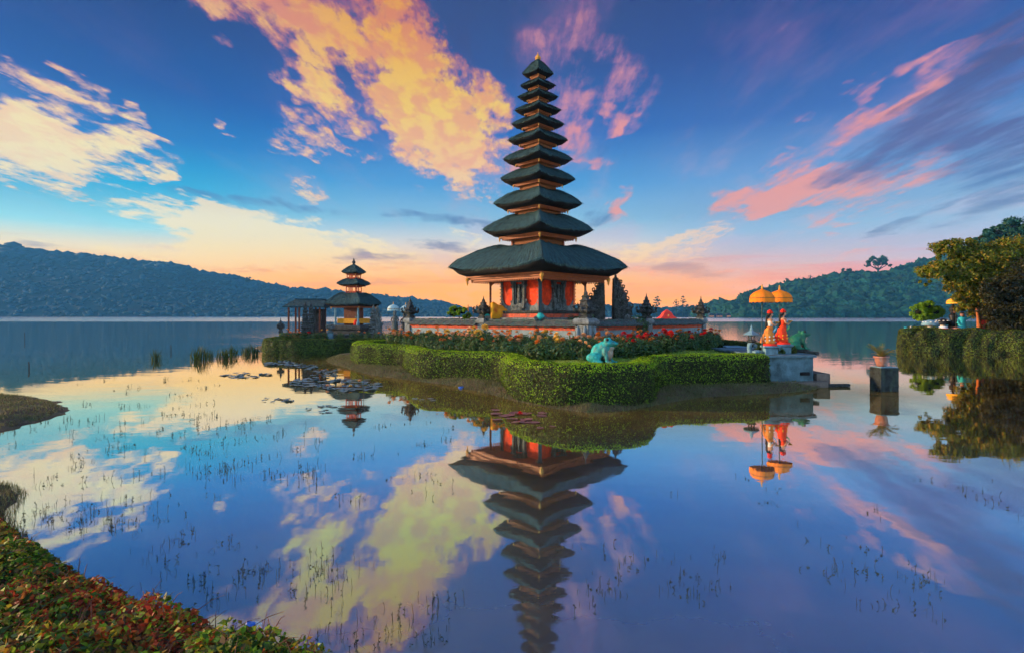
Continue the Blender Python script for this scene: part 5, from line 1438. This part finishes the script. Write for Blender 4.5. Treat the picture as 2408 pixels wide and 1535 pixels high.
MB().cut().tube([(.2,0,1.5),(.45,0,1.55),(.75,-.05,1.72)], [.10,.08,.06], 8).cut().tube([(-.22,0,1.5),(-.38,-.05,1.2),(-.25,-.2,1.05)], [.10,.08,.06], 8).each('sleeve', M_TURQ, t, smooth=True)
m = MB(); m.ball((0,-.02,1.86),(.15,.15,.18),2).ball((.80,-.05,1.75),(.05,.04,.05),1); [m.tube([(.8,-.05+.02*i,1.75),(.92,-.05+.025*i,1.78+.01*i)], .012, 5) for i in range(4)]; m.tube([(.8,-.07,1.75),(.84,-.1,1.82)], .012, 5)
m.build('head_and_hand', M_POT, t, smooth=True)
MB().lathe([(.17,0),(.16,.06),(.05,.14)], 12, (0,0,1.95)).build('cap', M_BLACK, t, smooth=True)
t = thing('robed_statue', 'red robed statue with long dark hair near the orange trunks', 'statue', bank(2310, 45.6), 0)
MB().lathe([(.34,0),(.34,.3),(.26,.7),(.22,.95),(.08,1.02)], 14, (0,0,.45), 1, .8).build('robe', M_RCLOTH, t, smooth=True)
MB().ball((0,-.03,1.66),(.13,.13,.16),2).build('head', M_POT, t, smooth=True)
MB().ball((0,.03,1.70),(.16,.15,.18),2).tube([(0,.1,1.7),(-.05,.14,1.3),(-.05,.14,1.0)], [.14,.12,.03], 8).lathe([(.1,0),(.02,.3)], 8, (0,0,1.84)).build('hair', M_HAIR, t, smooth=True)

# green bush and small plants behind the left wall
lob = [pl(1072,728,33,(14,10)), pl(1088,734,33,(16,12)), pl(1098,742,33,(12,8)), pl(1062,740,33,(10,8))]
abs_tree('small_bush', 'fresh green bush behind the left part of the tower wall', lob, 3500, .06, M_TB, 36, [([P(1080,790,33), P(1080,745,33)], [.05,.04])], core=True, cat='bush')
for i, (px, py, h) in enumerate([(1100,727,.5),(1112,732,.4)]):
    t = thing('flower_spike', ['taller orange flower spike behind the green bush','shorter orange flower spike behind the green bush'][i], 'plant', (gx(px,32.5), 32.5, 2.3), 0, 'flower spikes by the bush')
    MB().tube([(0,0,0),(.02,0,.6+h)], .012, 5).build('stem', M_STEM, t)
    m = MB(); [m.ball((.02+.03*math.cos(j*2), .03*math.sin(j*2), .6+h-.05*j), .03, 1) for j in range(8)]; m.build('blossoms', FC['orange'], t)
for i, (px, py) in enumerate([(1352,735),(1385,738),(1500,735),(1370,725)]):
    v, f = dproto[i % 6]
    t = thing('potted_shrub', ['leafy shrub against the right corner of the tower plinth','leafy shrub between the tower and the nearer gate half','dark shrub at the foot of the further gate half','tall narrow shrub beside the right roof column'][i], 'shrub', (gx(px,29.6), 29.6, 1.6), 0, 'shrubs inside the tower court', 1.5)
    quads('foliage', v, f, M_DLEAF, t); MB().lathe([(.1,-.25),(.16,0),(.14,.05)], 10).build('pot', M_STONE, t)

# ------------------------------------------------------------------ far trees on the ridges
def far_tree(px, py, Y, w, h, label, mat, seed, shape='umbrella', foot=None):
    s = Y/FX; foot = foot or py+h
    if shape == 'umbrella':
        lob = [pl(px, py+h*.18, Y, (w*.34, h*.19)), pl(px-w*.22, py+h*.30, Y, (w*.24, h*.13)), pl(px+w*.22, py+h*.29, Y, (w*.24, h*.13)), pl(px-w*.42, py+h*.42, Y, (w*.11, h*.06)), pl(px+w*.4, py+h*.40, Y, (w*.11, h*.06))]
        tk = [([P(px, foot, Y), P(px, py+h*.55, Y)], [h*.05*s, h*.04*s])] + [([P(px, py+h*.62, Y), P(px+q*w, py+h*.36, Y)], [h*.03*s, h*.012*s]) for q in (-.4, -.2, .0, .2, .38)]
    elif shape == 'round':
        lob = [pl(px, py+h*.35, Y, (w*.4, h*.32)), pl(px-w*.25, py+h*.5, Y, (w*.25, h*.22)), pl(px+w*.22, py+h*.45, Y, (w*.25, h*.22))]
        tk = [([P(px, foot, Y), P(px, py+h*.5, Y)], [h*.05*s, h*.03*s])]
    else:
        lob = [pl(px+w*q*.5, py+h*z, Y, (w*.22, h*.10)) for q, z in ((0,.08),(-.3,.25),(.35,.2),(.1,.4),(-.25,.5))]
        tk = [([P(px, foot, Y), P(px, py+h*.1, Y)], [h*.03*s, h*.015*s])]
    abs_tree('far_tree', label, lob, 3600, w*s*.032, mat, seed, tk, M_TDARK, core=shape == 'round', group='trees standing out on the far ridges')
M_TDARK = material('far_bark', L(.02,.05,.05), .9, .3, .2, 0)
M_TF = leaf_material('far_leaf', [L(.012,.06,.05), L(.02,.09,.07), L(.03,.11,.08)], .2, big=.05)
far_tree(2065, 603, 850, 62, 52, 'large umbrella shaped tree standing clear on the right ridge', M_TF, 71)
far_tree(1992, 632, 850, 38, 34, 'smaller spreading tree on the right ridge left of the umbrella tree', M_TF, 72)
far_tree(1772, 684, 700, 56, 58, 'spreading tree overhanging the lake at the left end of the right hill', M_TF, 73, foot=746)
far_tree(1850, 655, 850, 20, 30, 'thin bare tree on the right ridge above the orange parasols', M_TF, 74, 'thin')
far_tree(1905, 648, 850, 18, 26, 'thin pointed tree on the right ridge right of the scarlet dancer', M_TF, 75, 'thin')
far_tree(1545, 698, 940, 26, 44, 'tall thin tree above the far shore, right of the first wall pinnacle', M_TF, 76, 'thin', 746)
far_tree(1590, 706, 940, 20, 36, 'left one of two slim trees on the far shore by the red roof', M_TF, 77, 'thin', 746)
far_tree(1606, 698, 940, 20, 44, 'right one of two slim trees on the far shore by the red roof', M_TF, 78, 'thin', 746)
far_tree(1622, 716, 940, 30, 28, 'round clump tree on the far shore left of the far right pinnacle', M_TF, 79, 'round', 746)
far_tree(586, 652, 1600, 26, 22, 'round tree standing above the left hill ridge', M_TF, 80, 'round')
far_tree(905, 690, 1600, 22, 30, 'rounded tree at the low end of the left hill, above the pale parasols', M_TF, 81, 'round')

# red roofed pavilion and lit houses on the far shore
M_LIT = bpy.data.materials.new('lit_window'); M_LIT.use_nodes = True
b_ = M_LIT.node_tree.nodes['Principled BSDF']; b_.inputs['Base Color'].default_value = (.05,.03,.02,1); b_.inputs['Emission Color'].default_value = (1, .42, .12, 1); b_.inputs['Emission Strength'].default_value = .35
M_REDROOF = material('red_roof', L(.75,.05,.03), .7, .2, .3, 0)
M_HOUSE = material('pale_house_wall', L(.02,.035,.06), .8, .2, .3, 0)
s8 = 60/FX
t = thing('red_pavilion', 'bright red pointed roof pavilion beyond the right wall with a lamp in its gable', 'pavilion', (gx(1568,60), 60, 1.0), 0, None, .66)
MB().square([(1.9,0),(1.9,1.6)]).build('wall', M_WOODR, t)
MB().square([(3.2,1.62),(3.1,1.75),(1.3,2.3),(.85,2.7),(.62,3.2),(.3,3.5),(.03,3.75)]).build('roof', M_REDROOF, t)
MB().ball((0,-1.0,2.75),(.13,.1,.13),2).build('lamp', M_LIT, t)
for i, (px, w) in enumerate([(1672,12),(1690,16),(1712,10)]):
    t = thing('lakeside_house', ['small far lakeside house with lit windows, left of three','long far lakeside house with lit windows, middle of three','small far lakeside house, right of three nearest the lantern'][i], 'house', (gx(px,700), 700, 0), 0, 'lit houses on the far shore')
    W_ = w*700/FX
    MB().box((0,0,1.6),(W_,5,3.4)).build('wall', M_HOUSE, t)
    MB().prism([(-W_*.56,3.3),(W_*.56,3.3),(W_*.3,5.4),(-W_*.3,5.4)], -3, 3).build('roof', M_HOUSE, t)
    m = MB(); [m.cut().box((W_*(q-.5)*.7, -2.56, 1.8), (1.1,.1,1.1)) for q in (0,.33,.66,1)]; m.each('window', M_LIT, t)

# ------------------------------------------------------------------ lily pads
M_PAD = material('lily_pad', L(.10,.17,.18), .35, .4, 3, .3, spec=.7)
M_PADR = material('red_lily_pad', L(.26,.10,.10), .45, .3, 3, .3, spec=.6)
def pad_mesh(name, mat, wav):
    v = [(0,0,.012)]; n = 16
    for j in range(n): 
        a = .2+(6.2832-.4)*j/(n-1); v.append((math.cos(a), math.sin(a), .012+wav*(.5+.5*math.sin(3*a))+.02*wav))
    v2 = v+[(x*.99, y*.99, z-.010) for x, y, z in v]
    k = len(v); f = [(0,j,j+1) for j in range(1,n)]+[(k,k+j+1,k+j) for j in range(1,n)]+[(j,k+j,k+j+1,j+1) for j in range(1,n)]+[(0,k,k+1,1),(0,n,k+n,k)]
    me = bpy.data.meshes.new(name); me.from_pydata(v2, [], f); me.materials.append(mat); return me
pads = [pad_mesh('lily_pad', M_PAD, w) for w in (.02, .10, .25)]; padr = [pad_mesh('lily_pad', M_PADR, w) for w in (.02, .06)]
def pad(px, py, r, me, label, group, rr):
    g = G(px, py, 0); o = bpy.data.objects.new('lily_pad', me); COL.objects.link(o)
    o.location = (g.x, g.y, .004+rr.random()*.02); o.rotation_euler = (rr.uniform(-.06,.06), rr.uniform(-.06,.06), rr.uniform(0,6.28)); o.scale = (r, r*rr.uniform(.85,1.1), r)
    tag(o, label, 'lily pad', group)
rr = random.Random(17)
def cluster(n, x0, x1, y0, y1, r0, r1, label, group, mesh=pads, edge=lambda u, v: True):
    k = 0
    while k < n:
        u, v = rr.random(), rr.random()
        if (2*u-1)**2+(2*v-1)**2 > 1 or not edge(u, v): continue
        pad(x0+(x1-x0)*u, y0+(y1-y0)*v, rr.uniform(r0, r1), rr.choice(mesh), label, group, rr); k += 1
LP = 'blue grey lily pad in the %s'
cluster(62, 742, 892, 890, 922, .13, .24, LP % 'dense raft left of the front hedge', 'lily raft left of the hedge')
cluster(20, 688, 752, 889, 910, .14, .24, LP % 'left lobe of the raft beside the front hedge', 'left lobe of the lily raft')
cluster(14, 735, 790, 875, 890, .12, .2, LP % 'small patch just behind the dense raft', 'lily patch behind the raft')
cluster(26, 515, 640, 876, 889, .12, .22, LP % 'thin patch on the yellow water', 'lily patch on the yellow water')
cluster(26, 625, 705, 850, 862, .18, .3, LP % 'patch below the small island hedge', 'lily patch by the small island')
cluster(12, 700, 750, 858, 868, .16, .26, LP % 'strip between the two islands', 'lily strip between the islands')
cluster(9, 742, 790, 870, 877, .14, .22, LP % 'small strip near the hedge corner', 'lily strip near the hedge corner')
cluster(10, 612, 695, 935, 946, .08, .14, 'tiny dark lily leaf in the left scatter on the peach water', 'left scatter of tiny leaves')
cluster(9, 725, 800, 952, 972, .07, .12, 'tiny dark lily leaf in the right scatter on the peach water', 'right scatter of tiny leaves')
for px, py in [(976,938),(992,940),(1012,937),(1018,941)]: pad(px, py, .11, pads[0], 'small pale lily pad in the short row below the mud bank', 'row of pale lily pads', rr)
for px, py, r in [(1165,965,.15),(1168,973,.18),(1185,978,.16),(1196,976,.20),(1212,972,.20),(1236,973,.18),(1170,987,.15),(1204,985,.18),(1238,986,.18),(1232,992,.17),(1256,993,.17),(1212,993,.12),(1275,972,.14),(1274,977,.16),(1300,1003,.10),(1270,1006,.10)]:
    pad(px, py, r, rr.choice(padr), 'reddish lily pad in the group floating below the front hedge', 'red lily pads', rr)
PV, PF = bloom_mesh(16, .09)
for px, py, c, lab in [(1223,975,'red','red water lily bloom among the reddish pads'),(846,897,'peach','orange water lily bloom at the top of the dense pad raft'),(824,910,'yellow','pale water lily bloom in the middle of the dense pad raft'),(770,909,'peach','peach water lily bloom at the left end of the dense pad raft')]:
    g = G(px, py, .05); o = quads('water_lily', PV*1.1+[0,0,.05], PF, FC[c]); o.location = (g.x, g.y, .03); tag(o, lab, 'flower')

# ------------------------------------------------------------------ reeds, sticks, water weeds
M_REED = leaf_material('reed_blade', [L(.025,.05,.012), L(.04,.08,.016), L(.07,.09,.02)], .3)
def reed_clump(px, py, h, n, spread, label, seed):
    g = G(px, py, 0); t = thing('reed_clump', label, 'reeds', (g.x, g.y, 0), 0, 'reed clumps left of the small island')
    r = np.random.default_rng(seed); V_ = []
    for i in range(n):
        x, y = r.normal(0, spread), r.normal(0, spread*.6); th = r.uniform(0, 3.14); hh = h*r.uniform(.45, 1.1); w = .014; lx, ly = r.normal(0, .10, 2)
        d = np.array([math.cos(th)*w, math.sin(th)*w, 0]); p0 = np.array([x, y, -.05]); p1 = p0+[lx*.3, ly*.3, hh*.6]; p2 = p0+[lx*1.3, ly*1.3, hh]
        V_ += [p0-d, p0+d, p1+d, p1-d, p1-d, p1+d, p2+d*.2, p2-d*.2]
    quads('blades', np.array(V_), np.arange(len(V_)).reshape(-1, 4), M_REED, t)
for i, (px, py, h, n, sp, lab) in enumerate([(368,847,.75,60,.16,'reed clump standing alone at the far left of the row'),(471,846,.95,130,.28,'largest dense reed clump of the row'),(494,842,.6,26,.14,'thin reeds just right of the largest clump'),
        (522,842,.7,50,.18,'mid height reed clump left of the centre of the row'),(532,844,.75,40,.10,'narrow dark reed clump right of the centre of the row'),(548,838,.8,70,.18,'bushy reed clump fourth from the island'),(578,833,.75,60,.16,'reed clump third from the island'),(592,833,.8,70,.18,'reed clump second from the island'),(606,833,.7,40,.14,'reed clump touching the small island')]):
    reed_clump(px, py, h, n, sp, lab, 200+i)
for px, py, h, lab in [(58,800,.9,'thin stick standing in the blue water at the far left'),(402,826,.5,'short bent stick in the blue water left of the reeds'),(68,868,.4,'small stick in the blue water above the grassy spit')]:
    g = G(px, py, 0); o = MB().tube([(0,0,-.2),(.01,0,h*.5),(-.02,0,h)], .03, 6).build('stick', M_DSTONE); o.location = g; tag(o, lab, 'stick', 'sticks in the lake')
t = thing('marker_pole', 'thin pale pole leaning out of the lily raft', 'pole', tuple(G(855,921,0))); MB().tube([(0,0,-.2),(0,0,.62)], .010, 5).build('pole', M_DSTONE, t)

M_WEED = material('water_weed', L(.030,.040,.022), .8, .4, 2, 0)
def weeds(name, spots, label, seed, hmax=.2):
    """thin stalks, some bent, some with knots of small leaves"""
    r = np.random.default_rng(seed); V_ = []; 
    def seg(a, b, w):
        d = np.array([w, 0, 0]); e = np.array([0, w, 0])
        V_.extend([a-d, a+d, b+d*.8, b-d*.8]); V_.extend([a-e, a+e, b+e*.8, b-e*.8])
    for (x, y) in spots:
        h = hmax*r.uniform(.25, 1.0); w = .0016*(y/8)**.8+.0010; p = np.array([x, y, -.02]); kind = r.random()
        lean = r.normal(0, .12, 2)
        if kind < .72:
            q = p+[lean[0]*h, lean[1]*h, h]; seg(p, q, w)
            if r.random() < .7:
                for k in range(r.integers(2, 7)):
                    c = p+(q-p)*r.uniform(.15, 1.02); a = r.uniform(0, 6.28); l = r.uniform(.006, .018)*(1+y/14); e = c+[math.cos(a)*l, math.sin(a)*l*.6, r.uniform(-.2, .8)*l]
                    u = np.array([0, 0, l*.35]); V_.extend([c-u*.3, (c+e)/2-u, e, (c+e)/2+u])
        else:
            q = p+[lean[0]*h*2, lean[1]*h, h*.6]; e = q+[r.choice([-1, 1])*h*.6, 0, -h*.45]; seg(p, q, w); seg(q, e, w*.7)
    v = np.array(V_); return tag(quads(name, v, np.arange(len(v)).reshape(-1, 4), M_WEED), label, 'water weed', kind='stuff')
def scatter(n, x0, x1, y0, y1, seed, thr=0.0, sc=.9):
    r = np.random.default_rng(seed); out = []; tries = 0
    while len(out) < n and tries < 60*n:
        tries += 1
        px, py = r.uniform(x0, x1), r.uniform(y0, y1); g = G(px, py)
        if poly_dist(SHORE, g.x, g.y) > -.3: continue
        if mnoise.noise(Vector((g.x*sc, g.y*sc*.8, seed))) < thr: continue
        out.append((g.x, g.y))
        if r.random() < .5:
            for _ in range(r.integers(1, 5)): out.append((g.x+r.normal(0, .10), g.y+r.normal(0, .10)))
    return out
weeds('water_weeds', scatter(420, 20, 760, 975, 1130, 1, -.05), 'thin dark weed stalks in the shallow peach and blue water on the left', 1, .17)
weeds('water_weeds', scatter(150, 180, 520, 890, 985, 2, .0), 'faint weed stalks in the yellow water below the reeds', 2, .13)
weeds('water_weeds', scatter(170, 20, 330, 1120, 1260, 3, -.1), 'dense weed stalks beside the muddy bank at the left edge', 3, .16)
weeds('water_weeds', scatter(210, 330, 1080, 1120, 1420, 4, .05), 'scattered weed stalks in the blue water at lower left', 4, .14)
weeds('water_weeds', scatter(130, 620, 1060, 1280, 1535, 5, .1), 'taller weed stalks near the bottom edge beside the leafy bank', 5, .15)
weeds('water_weeds', scatter(70, 1300, 2400, 1120, 1300, 6, .15), 'sparse weed stalks in the lavender water on the right', 6, .10)
weeds('water_weeds', scatter(190, 1380, 2400, 1300, 1535, 7, .12), 'weed stalks in the near water at lower right', 7, .11)
weeds('water_weeds', scatter(60, 700, 1100, 985, 1120, 8, .1), 'few weed stalks in the pale blue water left of the reflection', 8, .13)

# ------------------------------------------------------------------ grassy spit and near leafy bank
SPIT = [xy(168,962), xy(140,946), xy(80,932), xy(0,926), (-30,21), (-30,13), xy(0,1018), xy(60,1000), xy(120,985)]
def h_spit(x, y):
    d = poly_dist(SPIT, x, y); return max(-.3, min(.20, d*.16))+.04*mnoise.noise(Vector((x*2, y*2, 0)))
sheet('grassy_spit', -26, -11, 12, 22, 70, 60, h_spit, [M_BANK])
rng = np.random.default_rng(41); pts = []
while len(pts) < 16000:
    x, y = rng.uniform(-22, -12.5), rng.uniform(12.5, 21)
    if poly_dist(SPIT, x, y) < .15: continue
    pts.append((x, y, h_spit(x, y)-.01))
blades('spit_grass', pts, .07, .010, M_GRASS, 'short olive grass on the low spit at the left edge', rng)

NEAR = [xy(-60,1120,.1), xy(20,1128,.1), xy(46,1150,.1), xy(20,1185,.1), xy(15,1215,.1), xy(75,1285,.1), xy(140,1325,.1), xy(235,1375,.1), xy(310,1408,.1), xy(410,1450,.1), xy(510,1488,.1), xy(640,1520,.1), xy(740,1548,.1), xy(880,1610,.1), (-.6,2.4), (-1,-3), (-14,-3), (-14,8)]
def h_near(x, y):
    d = poly_dist(NEAR, x, y); return max(-.3, min(.12, d*.35))+.04*mnoise.noise(Vector((x*2.2, y*2.2, 7)))
sheet('near_bank', -14, .5, -3, 10.5, 90, 90, h_near, [M_BANK])
M_NEARL = leaf_material('ground_cover_leaf', [L(.035,.08,.010), L(.09,.20,.012), L(.17,.32,.015), L(.30,.38,.03), L(.40,.20,.02), L(.13,.17,.02), L(.06,.13,.05), L(.45,.08,.015)], .35, big=1.8)
M_NEARR = leaf_material('ground_cover_red_leaf', [L(.30,.03,.012), L(.45,.05,.012), L(.22,.06,.02), L(.42,.15,.03)], .35, big=1.5)
M_TWIG = material('dry_twig', L(.14,.06,.04), .9, .4, 6, .3)
rng = np.random.default_rng(43); PT = []; NR = []
def mound(x, y):
    d = poly_dist(NEAR, x, y)
    if d < .02: return -1
    return .06+min(.36, d*1.1)*(.75+.6*mnoise.noise(Vector((x*1.3, y*1.3, 3))))+.10*mnoise.noise(Vector((x*4, y*4, 1)))+.06*mnoise.noise(Vector((x*11, y*11, 1)))
tries = 0
while len(PT) < 36000:
    x, y = rng.uniform(-7.5, -.9), rng.uniform(2.6, 7.2)
    # only where the camera or a camera beside it can see
    m_ = mound(x, y)
    if m_ < 0 or y*.95+.6 < -x*1.0-.9: continue
    q = rng.random(); z = h_near(x, y)+m_*(1-q*q*.75)
    PT.append((x, y, z)); NR.append((rng.normal(0, .4), rng.normal(-.2, .4), 1))
PT = np.array(PT); NR = np.array(NR)
red = np.array([mnoise.noise(Vector((p[0]*1.1, p[1]*1.1, 9)))+.18*(1 if p[1] < 4.8 and p[0] < -2.2 else 0) for p in PT]) > .23
red &= rng.random(len(PT)) < .5
v, f = leaves(PT[~red], NR[~red], rng.uniform(.016, .036, (~red).sum()), .9, .62, rng=rng)
tag(quads('ground_cover', v, f, M_NEARL), 'green and yellow leafy ground cover on the near left bank', 'ground cover', kind='stuff')
v, f = leaves(PT[red], NR[red], rng.uniform(.018, .034, red.sum()), .9, .5, rng=rng)
tag(quads('ground_cover', v, f, M_NEARR), 'red leaved shoots among the near ground cover', 'ground cover', kind='stuff')
m = MB()
for i in range(900):
    k = rng.integers(0, len(PT)); p = Vector(PT[k])+Vector((0,0,.01)); d = Vector((rng.normal(0,.09), rng.normal(0,.09), abs(rng.normal(0,.09))))
    m.tube([p, p+d*.6+Vector((0,0,.02)), p+d], [.0035,.003,.0015], 4)
tag(m.build('twigs', M_TWIG), 'thin reddish brown twigs lying through the near ground cover', 'twigs', kind='stuff')
rng = np.random.default_rng(44); pts = []
while len(pts) < 5000:
    x, y = rng.uniform(-9, .3), rng.uniform(2.6, 9.5); d = poly_dist(NEAR, x, y)
    if d < -.10 or d > .22: continue
    pts.append((x, y, max(-.02, h_near(x, y)-.01)))
blades('edge_grass', pts, .085, .004, M_GRASS, 'straggly dry grass along the waterline of the near bank', rng)
# litter
M_LIT1 = material('blue_plastic', L(.02,.12,.55), .4, .2, 6, 0)
t = thing('plastic_litter', 'small blue plastic wrapper floating below the middle of the mud bank', 'litter', tuple(G(1084,912,0))); MB().ball((0,0,.03),(.10,.07,.04),2,.6,3,1).build('wrapper', M_LIT1, t)
t = thing('plastic_litter', 'crumpled blue and white wrapper at the edge of the near leafy bank', 'litter', tuple(G(588,1480,.08))); MB().ball((0,0,.03),(.07,.05,.035),2,.8,3,2).build('wrapper', M_LIT1, t); MB().ball((.06,0,.03),(.04,.04,.03),2,.8,3,3).build('torn_paper', M_WHITE, t)
